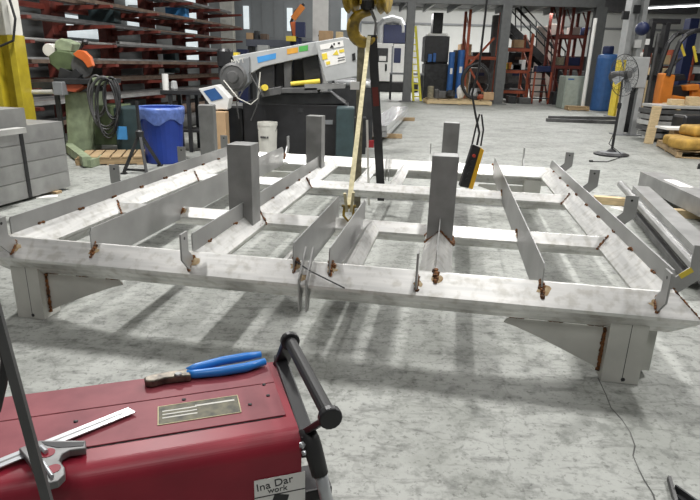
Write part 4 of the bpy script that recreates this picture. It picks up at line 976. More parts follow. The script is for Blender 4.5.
def drum(label, px0, py0, px1, Y, m_='cblue', name='drum'):
    x, a, c, w = R(px0, py0, px1, py0 + 6, Y); h = c; r = w / 2; t = T(name, label, 'drum', (x, Y, 0))
    m = MB(); pr = [(r * .95, 0), (r, .03)]
    for k in (.33, .66): pr += [(r, h * k - .03), (r * 1.04, h * k), (r, h * k + .03)]
    pr += [(r, h - .05), (r * .97, h), (.02, h)]; m.lathe(pr, n=20); m.done('shell', m_, t)
    m = MB(); m.box((0, -r * .98, h * .62), (r * .8, .03, h * .12)); m.done('label', 'paper', t); return t
drum('blue drum standing right behind the black machine', 449, 52, 455, 26.4); drum('tall blue drum standing second from the black machine', 458, 50, 465, 26.6)
back('dark_locker', 'narrow dark locker between the two blue drums', 'locker', (454, 50, 459, 92), 27.2, .6, 'dark')
back('carton', 'tall brown carton standing right of the blue drums', 'box', (459, 44, 470, 92), 28.2, .8, 'card')
# red pallet racking beneath the deck
def racking(label, pxs, Y, d, zs, top, m_='rackred'):
    xs = [at(p, 60, Y).x for p in pxs]; t = T('pallet_racking', label, 'racking', (xs[0], Y, 0))
    for x in xs:
        for y in (0, d): m = MB(); m.box((x - xs[0], y, top / 2), (.12, .10, top)); m.done('upright', m_, t)
        m = MB()
        for i in range(4):
            za = top * i / 4; m.beam((x - xs[0], 0, za + .1), (x - xs[0], d, za + top / 4), .05, .05)
        m.done('bracing', m_, t)
    for z in zs:
        for y in (0, d): m = MB(); m.box(((xs[-1] - xs[0]) / 2, y - .03, z), (xs[-1] - xs[0], .06, .13)); m.done('beam', m_, t)
        m = MB(); m.box(((xs[-1] - xs[0]) / 2, d / 2, z + .08), (xs[-1] - xs[0], d, .03)); m.done('shelf_deck', 'dark', t)
    return t
racking('orange red racking frame standing behind the pallet of clutter', (466.5, 502), 26.8, 1.1, (1.9,), 3.9)
racking('orange red racking with boxes left of the red steps', (505, 530), 27.2, 1.2, (.45, 1.35, 2.3), 3.0)
racking('tall dark red racking with shelves right of the stairs', (554, 567, 582), 27.0, 1.2, (1.6, 2.9), 4.4, 'red')
m = MB(); p0, p1, p2 = at(468, 76, 26.7), at(486, 46, 26.7), at(484, 92, 26.7)
t = T('diagonal_braces', 'pair of red diagonal brace bars on the racking frame behind the clutter', 'brace', (p0.x, 26.66, 0))
for a, c in ((at(468, 66, 26.7), at(494, 38, 26.7)), (at(468, 66, 26.7), at(486, 98, 26.7))): m = MB(); m.beam((a.x - p0.x, 0, a.z), (c.x - p0.x, 0, c.z), .07, .09); m.done('brace_bar', 'rackred', t)
lab = [('orange carton on the racking left of the red steps', (508, 54, 513, 61), 'orange'), ('white carton on the racking left of the red steps, middle shelf', (510, 72, 520, 77), 'white'), ('yellow tin on the racking left of the red steps', (505, 69, 509, 75), 'stky'), ('brown carton on the upper shelf left of the stairs', (514, 44, 524, 52), 'card'), ('white can on the racking near the red steps', (523, 50, 527, 60), 'white'), ('dark tool case on the lower shelf left of the red steps', (513, 63, 522, 69), 'dark')]
for l, r, m_ in lab:
    x, a, c, w = R(*r, 27.3); zs = min((.545, 1.445, 2.395), key=lambda z: abs(z - a)); tag(MB().box((0, .3, (c - a) / 2), (w, .5, c - a)).done('carton', m_, None, .02, loc=(x, 27.3, zs)), l, 'box')
for l, r, m_ in (('navy bin on the lower shelf of the dark red racking', (568, 56, 581, 64), 'navy'), ('blue crate high on the dark red racking', (584, 34, 588, 42), 'blue'), ('pale crate on the upper shelf of the dark red racking', (570, 32, 580, 40), 'ped'), ('olive bag on the lower shelf of the dark red racking', (556, 56, 565, 64), 'dtan')):
    x, a, c, w = R(*r, 27.3); zs = min((1.695, 2.995), key=lambda z: abs(z - a)); tag(MB().box((0, .3, (c - a) / 2), (w, .5, c - a)).done('bin', m_, None, .02, loc=(x, 27.3, zs)), l, 'bin')
# stairs going up to the left
SY = 29.5
st = T('stairs', 'dark steel stairs with handrails descending to the right under the mezzanine', 'stairs', (at(545, 80, SY).x, SY, 0))
def s3(px, py, dy=0): c = at(px, py, SY); return Vector((c.x - st.location.x, dy, c.z))
for dy in (0, 1.0): m = MB(); m.beam(s3(505, 22, dy), s3(566, 82, dy), .06, .34); m.done('stringer', 'dark', st)
for i in range(12): k = i / 11; p = s3(505, 22).lerp(s3(566, 82), k); m = MB(); m.box((p.x, .5, p.z), (.30, 1.0, .05)); m.done('tread', 'dark', st)
for dy in (0, 1.0):
    for o_ in (-24, -14): m = MB(); m.tube([s3(516, 22 + o_, dy), s3(566, 76 + o_, dy)], .035, 8); m.done('handrail', 'dark', st)
    for k in (.1, .4, .7, .98): a = s3(516, 26, dy).lerp(s3(566, 78, dy), k); c = s3(516, -2, dy).lerp(s3(566, 52, dy), k); m = MB(); m.cyl(a, c, .03, 8); m.done('baluster', 'dark', st)
# pinkish boards behind the handrail
for i, (a, c) in enumerate(((536, 547), (549, 560))):
    back('insulation_board', ('left' if i == 0 else 'right') + ' pinkish board standing behind the stair handrail', 'board', (a, 26 - 2 * i, c, 50, ), 33 + i * .3, .1, 'ped')
# red rolling steps
x, a, c, w = R(533, 72, 549, 104, 26.2); rs = T('rolling_steps', 'red rolling step unit under the mezzanine beside the grey cabinet', 'steps', (x, 26.2, 0))
for i in range(5): m = MB(); m.box((0, .25 * i, c * (i + 1) / 5 - .03), (w, .25, .05)); m.done('tread', 'dark', rs)
for s in (-1, 1):
    m = MB(); m.beam((s * w / 2, -.1, 0), (s * w / 2, 1.1, c), .05, .08); m.done('stringer', 'red', rs)
    m = MB(); m.box((s * w / 2, 1.1, c / 2), (.06, .06, c)); m.done('rear_leg', 'red', rs)
    m = MB(); m.box((s * w / 2, -.05, c / 2), (.06, .06, c)); m.done('front_post', 'rackred', rs)
back('blue_box', 'navy box on top of the red rolling steps', 'box', (537, 66, 551, 72), 26.6, .5, 'navy', 'f')
# grey cabinet, pale pipe
gc = T('grey_cabinet', 'pale grey green electrical cabinet under the right end of the mezzanine', 'cabinet', (at(576, 90, 23.4).x, 23.4, 0))
x, a, c, w = R(565, 76, 588, 110, 23.4); m = MB(); m.box((0, .4, c / 2), (w, .8, c)); m.done('body', mat('grey_green', (.28, .32, .28), .5), gc, bevel=.03)
m = MB(); m.box((0, -.01, c / 2), (w * .88, .02, c * .9)); dr = m.done('door', mat('grey_green_door', (.31, .345, .30), .5), gc, bevel=.01)
m = MB(); m.box((w * .36, -.04, c * .5), (.04, .04, .2)); m.done('handle', 'dark', dr)
m = MB(); m.box((-w * .28, -.022, c * .9), (.24, .006, .05)); m.done('nameplate', 'tank', dr)
x, a, c, w = R(587, 18, 590.5, 110, 22.8); tag(MB().cyl((0, 0, 0), (0, 0, c), w / 2, 14).done('vent_pipe', 'white', None, loc=(x, 22.8, 0)), 'thin white vertical pipe between the grey cabinet and the blue tank', 'pipe')
x, a, c, w = R(568, 104, 580, 110, 22.9); pallet('wooden_pallet', 'small wooden pallet on the floor in front of the grey green cabinet', (x, 22.6, 0), .8, .5, 0, 'wood', .18)
x, a, c, w = R(503, 103, 556, 108, 26); 
for i, (px0, px1, py0, m_, l) in enumerate(((508, 516, 96, 'dark', 'dark crate on the floor under the racking left of the steps'), (519, 531, 98, 'dsteel', 'grey motor part on the floor before the red steps'), (553, 564, 92, 'dark', 'dark drum-shaped part on the floor beside the grey cabinet'))):
    back('floor_crate', l, 'crate', (px0, py0, px1, 108), 25.9, .5, m_)

for r_, n_, Y, l in (((471, 52, 489, 98), 3, 29.2, 'behind the clutter pallet racking'), ((506, 52, 532, 100), 3, 30.2, 'behind the racking left of the steps'), ((556, 56, 584, 104), 3, 30.85, 'behind the dark red racking')):
    x, a, c, w = R(*r_, Y)
    for i in range(n_):
        h = c / n_; cr_ = T('storage_crate', f"dark storage crate, {['lowest', 'middle', 'topmost'][i]} of the stack {l}", 'crate', (x + random.uniform(-.08, .08), Y, i * h))
        m = MB(); m.box((0, .5, h / 2), (w, 1.0, h - .01)); m.done('body', ['dark', 'dsteel', 'black'][i], cr_, bevel=.03)
        m = MB(); m.box((0, -.012, h * .6), (w * .5, .02, h * .2)); m.done('label_panel', ['lgrey', 'navy', 'rust'][i], cr_)
# pallet of clutter
q = G(459, 105); x, a, c, w = R(427, 100, 492, 106, q.y)
pallet('wooden_pallet', 'long wooden pallet loaded with clutter in front of the mezzanine', (x, q.y + .7, 0), w, 1.4, 0, 'pine', .22)
def cl(name, l, cat, px, py0, py1, wpx, m_, shape='blob', dy=.5):
    Y = q.y + dy; p0 = at(px, py1, Y); h = at(px, py0, Y).z - .225; w = wpx * Y / FPX; t = None
    if shape == 'blob': o = MB().blob((0, 0, h * .5), 1, (w / 2, min(w / 2, .5), h * .5), .22, 10).done(name, m_, None, loc=(p0.x, Y, .225))
    elif shape == 'box': o = MB().box((0, 0, h / 2), (w, .5, h)).done(name, m_, None, .02, loc=(p0.x, Y, .225))
    elif shape == 'drum': o = MB().lathe([(w * .5, 0), (w * .5, h * .9), (w * .42, h)], n=14).done(name, m_, None, loc=(p0.x, Y, .225))
    return tag(o, l, cat)
cl('metal_canister', 'olive canister at the left end of the clutter pallet', 'canister', 430, 86, 100, 6, 'dtan', 'drum'); cl('metal_canister', 'grey canister second from the left on the clutter pallet', 'canister', 436, 89, 100, 5, 'dsteel', 'drum')
cl('motor', 'grey motor lying on the clutter pallet behind the canisters', 'motor', 442, 91, 100, 10, 'dsteel', 'box', .7); cl('white_sack', 'crumpled white sack standing in the middle of the clutter pallet', 'sack', 460, 84, 101, 9, 'paper', 'blob', .45)
cl('casting', 'dark casting on the clutter pallet left of the white sack', 'casting', 450, 90, 101, 9, 'dark', 'blob', .4); cl('grey_bag', 'grey bag at the right part of the clutter pallet inside the hose coil', 'bag', 473, 88, 100, 9, 'lgrey', 'blob', .8)
cl('brown_carton', 'small brown carton at the right end of the clutter pallet', 'box', 487, 92, 100, 10, 'card', 'box', .3); cl('rust_part', 'rusty lump beside the brown carton on the clutter pallet', 'casting', 480, 94, 101, 6, 'rackred', 'blob', .1)
c = at(475, 90, q.y + .25); o = ring((c.x, c.y, max(c.z, .95)), .55, .68, .05, .05, 'hose_coil', 'large black hose coil standing on the clutter pallet', 'rubber', turns=3); o['category'] = 'hose coil'
# ------------------------------------------------------------------ right background
q = G(603, 112); x, a, c, w = R(594, 54, 616, 112, q.y + .8); tk = T('blue_tank', 'tall upright blue tank with a dark blue cap beside the yellow column', 'tank', (x, q.y + .8, 0))
m = MB(); m.lathe([(w * .47, 0), (w * .5, .06), (w * .5, c - .15), (w * .46, c - .04), (w * .3, c)], n=26); m.done('shell', 'tank', tk)
x2, a2, c2, w2 = R(603, 46, 613.5, 55, q.y + .8); m = MB(); m.lathe([(w2 * .45, c - .02), (w2 * .5, c + .04), (w2 * .5, c2 - .05), (w2 * .44, c2)], (x2 - x, 0, 0), n=18); m.done('cap', 'navy', tk)
# tall building column with yellow foot
Yp = 19.8; x, a, c, w = R(612, 100, 628, 112, Yp); bc = T('building_column', 'pale grey building column with a yellow painted lower part behind the pedestal fan', 'column', (x, Yp, 0))
zy = at(624, 60, Yp).z
for nm, za, zb, m_ in (('shaft', zy, 6.78, 'lgrey'), ('painted_foot', 0, zy, 'stky')):
    m = MB()
    for s in (-1, 1): m.box((s * w * .36, 0, (za + zb) / 2), (w * .28, .45, zb - za))
    m.box((0, .08, (za + zb) / 2), (w * .5, .05, zb - za)); m.done(nm, m_, bc)
m = MB(); m.box((0, 0, .02), (w * 1.4, .6, .04)); m.done('base_plate', 'grey', bc)
for px, py, m_ in ((633, 10, 'dark'), (622, 16, 'dark'), (634, 44, 'white')): p = at(px, py, Yp); m = MB(); m.box((p.x - x, -.25, p.z), (.2, .1, .25)); m.done('junction_box', m_, bc)
boxthing('pine_board', 'pale pine board leaning upright beside the yellow column foot', 'board', (620, 80, 628, 112), 19.2, .08, 'pine')
# grey stanchion in front of it
q = G(634, 135); x, a, c, w = R(626, 90, 646, 110, q.y); sn = T('steel_stanchion', 'bare grey twin channel steel stanchion standing in front of the dark forklift mast', 'stanchion', (x - .12, q.y, 0))
zt = at(640, 57, q.y).z
for s in (-1, 1): m = MB(); m.box((s * w * .33, 0, zt / 2), (w * .30, .18, zt)); m.done('channel', 'lgrey', sn, bevel=.008)
m = MB(); m.box((0, .06, zt / 2), (w * .4, .03, zt - .1)); m.done('web', 'dark', sn)
m = MB(); m.box((0, -.02, zt - .35), (w * .95, .2, .7)); m.done('head_plate', 'lgrey', sn, bevel=.01)
m = MB(); m.box((0, 0, .012), (w * 1.3, .4, .024)); m.done('base_plate', 'grey', sn)
# dark forklift behind
Yf = 15.6; x, a, c, w = R(642, 20, 664, 100, Yf); fk = T('forklift_mast', 'black forklift mast with a blue round lamp between the stanchion and the orange truck', 'forklift', (x, Yf, 0))
zt = at(652, 22, Yf).z
for s in (-1, 1):
    m = MB(); m.box((s * w * .32, 0, zt / 2), (w * .2, .22, zt)); m.done('mast_rail', 'black', fk, bevel=.01)
m = MB(); m.box((.12, 0, zt + .02), (w * 1.25, .2, .12)); m.done('cross_head', 'black', fk)
for k in (.15, .5, .75): m = MB(); m.box((0, .02, zt * k), (w * .7, .12, .14)); m.done('carriage_bar', 'black', fk)
m = MB(); m.cyl((0, -.05, .3), (0, -.05, zt * .9), .05, 12); m.done('lift_cylinder', 'dsteel', fk)
for s in (-1, 1): m = MB(); m.box((s * w * .28, -.6, .10), (.12, 1.1, .05)); m.done('fork', 'dsteel', fk)
p = at(640, 29, Yf); m = MB(); m.blob((p.x - x, -.12, p.z), .17, jit=0, seg=16); m.done('warning_lamp', 'navy', fk, smooth=True)
m = MB(); m.beam((p.x - x, -.05, p.z), (w * -.3, 0, p.z + .05), .05, .05); m.done('lamp_arm', 'black', fk)
p = at(645, 42, Yf); m = MB(); m.box((p.x - x, -.13, p.z), (.10, .03, .14)); m.done('decal', 'white', fk)
# orange truck
Yo = 13.9; ox = at(680, 95, Yo).x; ot = T('orange_truck', 'orange lift truck with a black overhead guard at the right edge', 'lift truck', (ox, Yo, 0))
class _o2: x = ox
def opoly(pts, y0, y1): P_, v = poly(pts, Yo, y0, y1, _o2); return MB().prism(P_, v)
zlow = at(690, 150, Yo)
opoly([(664, 73), (676, 75), (672, 97), (668, 110), (657, 110), (660, 92)], 0, .3).done('front_cowl', 'orange', ot, bevel=.03)
opoly([(674, 95), (692, 98), (691, 128), (664, 128), (664, 108)], .05, .45).done('chassis', 'orange', ot, bevel=.03)
opoly([(671, 88), (704, 84), (712, 104), (690, 112), (682, 102)], .2, .6).done('engine_bay', 'black', ot, bevel=.02)
opoly([(694, 90), (722, 88), (722, 130), (694, 130)], .1, .6).done('counterweight', 'orange', ot, bevel=.05)
for px, m_ in ((664, 'rubber'), (708, 'rubber')):
    c = at(px, 122, Yo); m = MB(); m.lathe([(.15, -.11), (.28, -.10), (.29, 0), (.28, .10), (.15, .11)], n=22, T=Matrix.Translation((c.x - ox, .05, .29)) @ Matrix.Rotation(PI / 2, 4, 'X')); m.done('wheel', m_, ot)
def o3(px, py, dy=0): c = at(px, py, Yo); return Vector((c.x - ox, dy, c.z))
for dy in (0, .5):
    m = MB(); m.tube([o3(668, 76, dy), o3(675, 55, dy), o3(680, 42, dy), o3(686, 35, dy), o3(694, 31, dy), o3(716, 29, dy)], .055, 8); m.done('guard_post', 'black', ot)
m = MB(); m.tube([o3(714, 30, .0), o3(712, 60, .0), o3(708, 88, .0)], .05, 8); m.done('rear_post', 'black', ot)
for i in range(4): m = MB(); p = o3(690 + 6 * i, 31 - .5 * i); m.beam(p, p + Vector((0, .5, 0)), .05, .05); m.done('roof_bar', 'black', ot)
m = MB(); m.tube([o3(673, 74, .4), o3(681, 66, .4), o3(690, 58, .4)], .03, 8); m.done('steering_column', 'black', ot)
opoly([(680, 76), (692, 74), (694, 80), (681, 82)], .3, .7).done('seat', 'black', ot, bevel=.02)
opoly([(686, 86), (700, 84), (700, 90), (687, 91)], .0, .3).done('hood_panel', 'orange', ot, bevel=.02)
m = MB(); m.beam(o3(682, 40, .1), o3(687, 56, .1), .03, .05); m.done('yellow_strap', 'stky', ot)
m = MB(); m.beam(o3(696, 46, .1), o3(699, 62, .1), .03, .05); m.done('yellow_strap', 'stky', ot)
# navy column at the back wall right
boxthing('navy_cabinet', 'tall navy blue post standing behind the orange truck guard', 'post', (683, 18, 692, 100), 22, .4, 'navy')
# clutter shelves far behind, between mast and truck
sh = T('stock_shelves', 'distant row of shelves with goods along the back wall behind the forklift', 'shelves', (at(680, 66, 36).x, 36, 0))
xa, xb = at(628, 60, 36).x - sh.location.x, at(716, 60, 36).x - sh.location.x
for z in (.2, 1.0, 1.9): m = MB(); m.box(((xa + xb) / 2, .5, z), (xb - xa, 1, .08)); m.done('shelf', 'grey', sh)
for k in range(5): m = MB(); m.box((xa + (xb - xa) * k / 4, .5, 1.4), (.1, 1, 2.8)); m.done('upright', 'rackred', sh)
rnd2 = random.Random(9); cols = [('brown', 'card'), ('pale', 'pine'), ('white', 'white'), ('red', 'rackred'), ('blue', 'cblue'), ('dark', 'dark'), ('yellow', 'stky')]
lv = {.2: 'bottom', 1.0: 'middle', 1.9: 'top'}
for z in (.2, 1.0, 1.9):
    px = xa + .2; k = 0
    while px < xb - .6 and k < 8:
        w = rnd2.uniform(.45, .95); h = rnd2.uniform(.35, .72); cn_, m_ = cols[rnd2.randrange(7)]
        o = MB().box((0, 0, h / 2), (w, .7, h)).done('carton', m_, None, .02, loc=(sh.location.x + px + w / 2, 36.45, z + .042)); k += 1
        tag(o, f'{cn_} goods carton, {nums[k-1]} from the left on the {lv[z]} distant shelf', 'box', 'goods on the distant shelves'); px += w + rnd2.uniform(.05, .25)
boxthing('pine_crate', 'pale pine crate standing on the floor behind the black mast', 'crate', (655, 68, 666, 100), 21, .8, 'pine')
# pale trunking along the back wall
zc = at(520, 26, 41.6).z; tag(MB().box((12, 41.9, zc), (24, .1, .12)).done('trim_2', 'grey'), kind='structure')
x = at(668, 8, 30); lt_ = T('ceiling_light', 'long white tube light under the dark roof at the upper right', 'ceiling light', (x.x, 30, x.z)); 
m = MB(); m.beam((-1.1, 1.5, .12), (1.6, -1.5, .12), .22, .06); m.done('housing', 'grey', lt_)
m = MB(); m.beam((-1.1, 1.5, .05), (1.6, -1.5, .05), .14, .05); m.done('diffuser', 'lamp', lt_)
for k in (-1, 1): m = MB(); m.cyl((.25 - k * 1.0, k * 1.2, .15), (.25 - k * 1.0, k * 1.2, 6.79 - x.z), .01, 6); m.done('hanger', 'dark', lt_)

# pedestal fan
q = G(611, 155); fz = at(622, 74, q.y).z
fn = T('pedestal_fan', 'black pedestal fan with a wire cage on a round base', 'fan', (q.x, q.y, 0))
m = MB(); m.lathe([(.31, 0), (.31, .025), (.24, .05), (.10, .06), (.06, .10), (.03, .12)], n=28); m.done('base', 'black', fn, smooth=False)
m = MB(); m.lathe([(.20, .055), (.12, .062), (.11, .066)], n=28); m.done('base_disc', 'grey', fn)
fx = at(622, 74, q.y).x - q.x
lean = fx * 0.35
m = MB(); m.cyl((0, 0, .1), (0, 0, fz * .62), .024, 12); m.done('lower_pole', 'black', fn); m = MB(); m.cyl((0, 0, fz * .6), (-.03, 0, fz - .02), .017, 12); m.done('upper_pole', 'dsteel', fn)
m = MB(); m.lathe([(.035, -.05), (.035, .05)], (0, 0, fz * .62), 12); m.done('clamp', 'black', fn)
Rf = Matrix.Translation((-.06, -.12, fz - .02)) @ Matrix.Rotation(.45, 4, 'Z') @ Matrix.Rotation(PI / 2 - .12, 4, 'X')
def fpts(pts): return [Rf @ Vector(p) for p in pts]
rc = .36
cg = MB()
for z, r in ((.10, rc * .35), (.10, rc * .68), (0, rc), (-.10, rc * .68)): cg.tube(fpts([(r * math.cos(2 * PI * k / 32), r * math.sin(2 * PI * k / 32), z * (1 if r < rc * .9 else 0)) for k in range(32)]), .006 if r > rc * .9 else .0035, 5, closed=True)
for k in range(28):
    a = 2 * PI * k / 28; c_, s_ = math.cos(a), math.sin(a)
    cg.tube(fpts([(.06 * c_, .06 * s_, .11), (rc * .7 * c_, rc * .7 * s_, .10), (rc * c_, rc * s_, 0), (rc * .7 * c_, rc * .7 * s_, -.1), (.1 * c_, .1 * s_, -.12)]), .0022, 4)
cg.done('cage', 'dark', fn)
m = MB(); m.lathe([(.03, .05), (.07, .05), (.08, 0), (.09, -.1), (.09, -.26), (.05, -.28)], n=18, T=Rf); m.done('motor', 'dsteel', fn)
m = MB(); m.lathe([(.065, .105), (.065, .115), (.02, .12)], n=16, T=Rf); m.done('hub_badge', 'dsteel', fn)
for k in range(4):
    a = 2 * PI * k / 4 + .4; b_ = MB(); P_ = []
    for t, w_ in ((.07, .03), (.18, .10), (.31, .11)):
        for s in (-1, 1): an = a + s * w_ / t / 2; P_.append(Rf @ Vector((t * math.cos(an), t * math.sin(an), .02 + s * .025)))
    n_ = (Rf.to_3x3() @ Vector((0, 0, 1))) * .004
    vs = [p for p in P_] + [p + n_ for p in P_]
    b_.add(vs, [(0, 1, 3, 2), (2, 3, 5, 4), (6, 8, 9, 7), (8, 10, 11, 9), (0, 2, 8, 6), (2, 4, 10, 8), (1, 7, 9, 3), (3, 9, 11, 5), (4, 5, 11, 10), (0, 6, 7, 1)]); b_.done('blade', 'grey', fn)
p = MB(); e_ = G(592, 162); p.tube([(.02, .02, .5), (-.05, .05, .2), (.1, -.15, .06), (.0, -.38, .012), (e_.x - q.x + .25, e_.y - q.y, .01), (e_.x - q.x, e_.y - q.y, .012)], .008, 6); p.box((e_.x - q.x - .02, e_.y - q.y, .016), (.06, .035, .03)); p.done('power_cord', 'rubber', fn)

# bars on the floor by the fan
a0, a1 = G(546, 121.5), G(612, 124); b0, b1 = G(549, 119), G(612, 119.5)
for k, (p, r_, l) in enumerate((((a0), (a1), 'nearer'), ((b0), (b1), 'farther'))):
    d_ = r_ - p; o = MB().beam((0, 0, .05), (d_.x + .5, d_.y, .05), .14, .09).done('steel_bar', 'dsteel', None, loc=(p.x, p.y, 0)); tag(o, f'{l} of two long dark steel bars lying on the floor left of the fan', 'steel bar')
# bundle of flat bars between pine uprights
q = G(652, 143); x, a, c, w = R(652, 104, 700, 140, q.y); 
xa = at(653, 130, q.y).x; lvl = [(at(680, py, q.y).z) for py in (139, 133, 127, 121, 115, 109, 105)]
for i in range(6):
    z = lvl[i]; zn = lvl[i + 1]; h = (zn - z) * .75; L = 2.6; t = random.uniform(-.06, .06)
    o = MB().box((L / 2, .45, h / 2), (L, .8 + t, h)).done('bar_layer', ['steel', 'dsteel', 'pale', 'steel', 'dsteel', 'pale'][i], None, .006, loc=(xa + .05 + t, q.y, max(.10, z) if i == 0 else z))
    if i == 0: z0_ = max(.10, z)
    tag(o, f'{["bottom","second","third","fourth","fifth","top"][i]} layer of flat steel bars in the pile behind the sacks', 'steel bars', 'layers of the flat bar pile')
    for s_ in (.5, 1.9):
        sp = MB().box((0, .45, (zn - z - h) / 2), (.09, .8, zn - z - h - .002)).done('spacer', 'pine', o, loc=(s_, 0, h + .001))
for k, dx in enumerate((.6, 2.1)):
    zz = max(.10, lvl[0]); o = MB().box((0, .45, zz / 2), (.12, .9, zz - .004)).done('timber_bearer', 'wood', None, loc=(xa + dx, q.y, 0)); tag(o, ('left' if k == 0 else 'right') + ' timber bearer under the pile of flat bars', 'timber')
xs_, a, c, w = R(648, 106, 656, 142, q.y - .12); o = MB().box((0, 0, c / 2), (w, .09, c)).done('pine_post', 'pine', None, .006, loc=(xs_, q.y - .12, 0)); o.rotation_euler = (0, .05, 0); tag(o, 'pale pine post standing at the left end of the flat bar pile', 'timber post')
for l, r, m_ in (('pale timber block lying left on top of the flat bar pile', (671, 102, 684, 108), 'pine'), ('wooden block lying right on top of the flat bar pile', (690, 96, 702, 105), 'pine')):
    x_, a, c, w = R(*r, q.y + .2); tag(MB().box((0, 0, (c - a) / 2), (w, .2, c - a)).done('timber_block', m_, None, .01, loc=(x_, q.y + .3, lvl[6] - (lvl[6] - lvl[5]) * .25 + .002)), l, 'timber block')
# pallet with yellow sacks
q = G(676, 158); e1_ = G(656, 146); 
pr_ = math.atan2(q.y - e1_.y, q.x - e1_.x)
p0 = Vector((q.x, q.y, 0)); pl_ = Vector((math.cos(pr_), math.sin(pr_), 0)); bk_ = Vector((-pl_.y, pl_.x, 0))
if bk_.x < 0: bk_ = -bk_
c = p0 - pl_ * .55 + bk_ * .6
c = (Vector((q.x, q.y, 0)) + Vector((e1_.x, e1_.y, 0))) / 2 + bk_ * .62
pallet('wooden_pallet', 'wooden pallet holding yellow sacks at the right edge', (c.x, c.y, 0), (q - e1_).length * 1.0, 1.25, pr_, 'wood', .15)
for l, px, py0, py1, wpx, Y_, zoff in (('yellow sack lying front right on the pallet', 690, 142, 151, 36, 10.6, 0), ('small yellow sack lying front left on the pallet', 676, 139, 150, 18, 11.0, 0), ('yellow sack stacked on top of the others', 696, 131, 142, 26, 11.0, .2)):
    pc = at(px, py1, Y_); w = wpx * Y_ / FPX; h = .20
    o = MB().box((0, 0, h / 2), (w, .5, h), rz=.12).done('sack', 'sack', None, .07, loc=(pc.x, Y_, .155 + zoff), smooth=True); tag(o, l, 'sack'); o.modifiers['bevel'].segments = 4
boxthing('black_crate', 'dark padded cover standing behind the yellow sacks', 'crate', (682, 116, 712, 146), 11.9, .5, 'black', bevel=.05)
ct = T('spool_table', 'small wooden table between the pine post and the yellow sacks', 'table', (at(673, 135, 11.7).x, 11.7, 0))
zt = at(673, 127, 11.7).z; m = MB(); m.box((0, 0, zt - .02), (.55, .45, .04)); m.done('top', 'paper', ct); m = MB(); m.box((.03, 0, (zt - .04) / 2), (.14, .2, zt - .04)); m.done('stem', 'wood', ct)
# steel tubes lying at the right
def ltube(name, l, pa, pb, w, h, m_, z=.1, t=.010, ext=0):
    a = G(*pa, z + h); b_ = G(*pb, z + h); d_ = (b_ - a); d_.z = 0; d_ = d_ * (1 + ext); o = MB().sqtube((0, 0, h / 2), d_ + Vector((0, 0, h / 2)), w, h, t).done(name, m_, None, loc=(a.x, a.y, z)); return tag(o, l, 'steel tube')
zb = .10
o1 = ltube('square_tube', 'long pale square tube lying in the middle of the right hand tube row', (641, 186), (722, 262), .17, .15, 'steel', zb)
o2 = ltube('square_tube', 'thick grey square tube lying farthest right in the tube row', (651, 172), (790, 232), .26, .18, 'steel', zb)
_d2 = G(790, 232, .28) - G(651, 172, .28); _d2.z = 0
p_ = G(621, 184, .05 + zb); d_ = G(722, 262, .25) - G(641, 186, .25); o = MB().pipe((0, 0, 0), (d_.x * 1.25, d_.y * 1.25, 0), .045, .005, 14).done('round_pipe', 'steel', None, loc=(p_.x, p_.y, zb + .047)); tag(o, 'thin round grey pipe lying at the left of the tube row', 'pipe')
p_, r_ = G(634, 210, .06), G(692, 280, .06); d_ = r_ - p_; o = MB().box((0, 0, 0), (.01, .01, .01)); o = MB(); o.beam((0, 0, .04), (d_.x, d_.y, .04), .09, .012); o.beam((-.04, 0, .06), (d_.x - .04, d_.y, .06), .012, .06); o = o.done('steel_angle', 'dsteel', None, loc=(p_.x, p_.y, -.02 + .02)); tag(o, 'dark steel angle lying on the floor in front of the tube row', 'steel angle')
a, b_ = G(594, 199, .05), G(644, 203, .05); d_ = b_ - a; o = MB().beam((0, 0, .045), (d_.x, d_.y, .045), .10, .085).done('timber_bearer', 'pine', None, loc=(a.x, a.y, .002)); tag(o, 'pale pine timber lying on the floor under the tube ends beside the frame', 'timber')
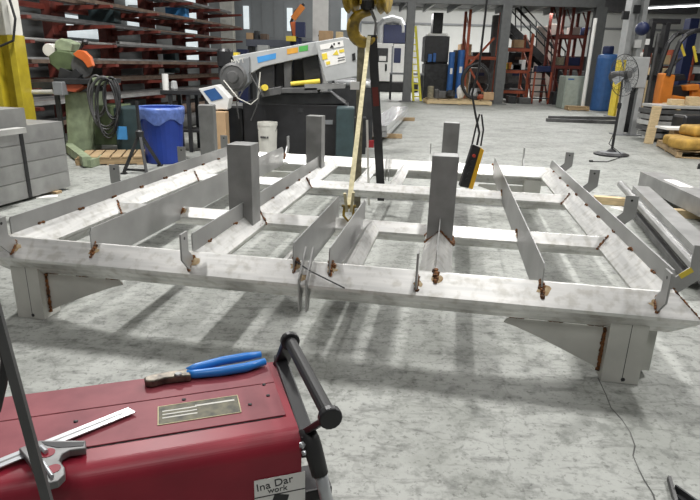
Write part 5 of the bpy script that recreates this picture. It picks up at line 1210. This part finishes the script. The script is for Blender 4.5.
o = MB().beam((0, 0, .045), (1.2, -.2, .045), .10, .085).done('timber_bearer', 'pine', None, loc=(o1.location.x + .02, o1.location.y - .4, .002)); tag(o, 'pine timber supporting the far ends of the right hand tube row', 'timber')
a = G(622, 209); o = MB().box((0, 0, .003), (.16, .2, .004), rz=.4).done('paper_sheet', 'paper', None, loc=(a.x, a.y, 0)); tag(o, 'white paper sheet lying beside the pine timber', 'paper')
c = o2.location + _d2.normalized() * .75 + Vector((0, 0, .181)); o = MB().box((0, 0, .002), (.45, .14, .003), rz=math.atan2(_d2.y, _d2.x)).done('paper_sheet', 'paper', None, loc=c); tag(o, 'white sheet lying on top of the thick right hand tube', 'paper')
a = G(697, 169); o = MB().prism([(0, 0, 0), (.25, .05, 0), (.2, .25, 0), (.1, .1, .14)][:3], (0, 0, .08)).done('floor_wedge', 'dark', None, loc=(a.x, a.y, 0)); tag(o, 'dark wedge block on the floor at the right edge', 'wedge')

# ------------------------------------------------------------------ light
def area(loc, sx, sy, e, tgt=None, c=(1, .985, .96), rz=0):
    l = bpy.data.lights.new('lamp', 'AREA'); l.shape = 'RECTANGLE'; l.size = sx; l.size_y = sy; l.energy = e; l.color = c
    o = bpy.data.objects.new('bay_or_fill_light', l); COL.objects.link(o); o.location = loc
    o.rotation_euler = (0, 0, rz)
    return o
for u, es in ((-2.5, (0, 85, 0)), (1.8, (48, 50, 36)), (6.6, (370, 130, 400)), (14.5, (50, 120, 105)), (21, (65, 135, 125)), (28, (110, 290, 260)), (35.5, (180, 480, 420))):
    for v, e in zip((-4.0, .6, 5.2), es):
        if e: area(UV(v, u, 6.6), .35, 1.2, e, rz=YAW)
area((2.6, 30.2, 3.95), .3, 1.4, 150); area((9.0, 28.6, 3.95), .3, 1.4, 30)  # unseen fill lamps added under the deck to brighten the white machine
wld = bpy.data.worlds.new('world'); S.world = wld; wld.use_nodes = True
wld.node_tree.nodes['Background'].inputs['Color'].default_value = (.95, .97, 1, 1); wld.node_tree.nodes['Background'].inputs['Strength'].default_value = .05
S.view_settings.view_transform = 'Standard'; S.view_settings.look = 'None'; S.view_settings.exposure = 0.6; S.view_settings.gamma = 1; S.view_settings.use_curve_mapping = False
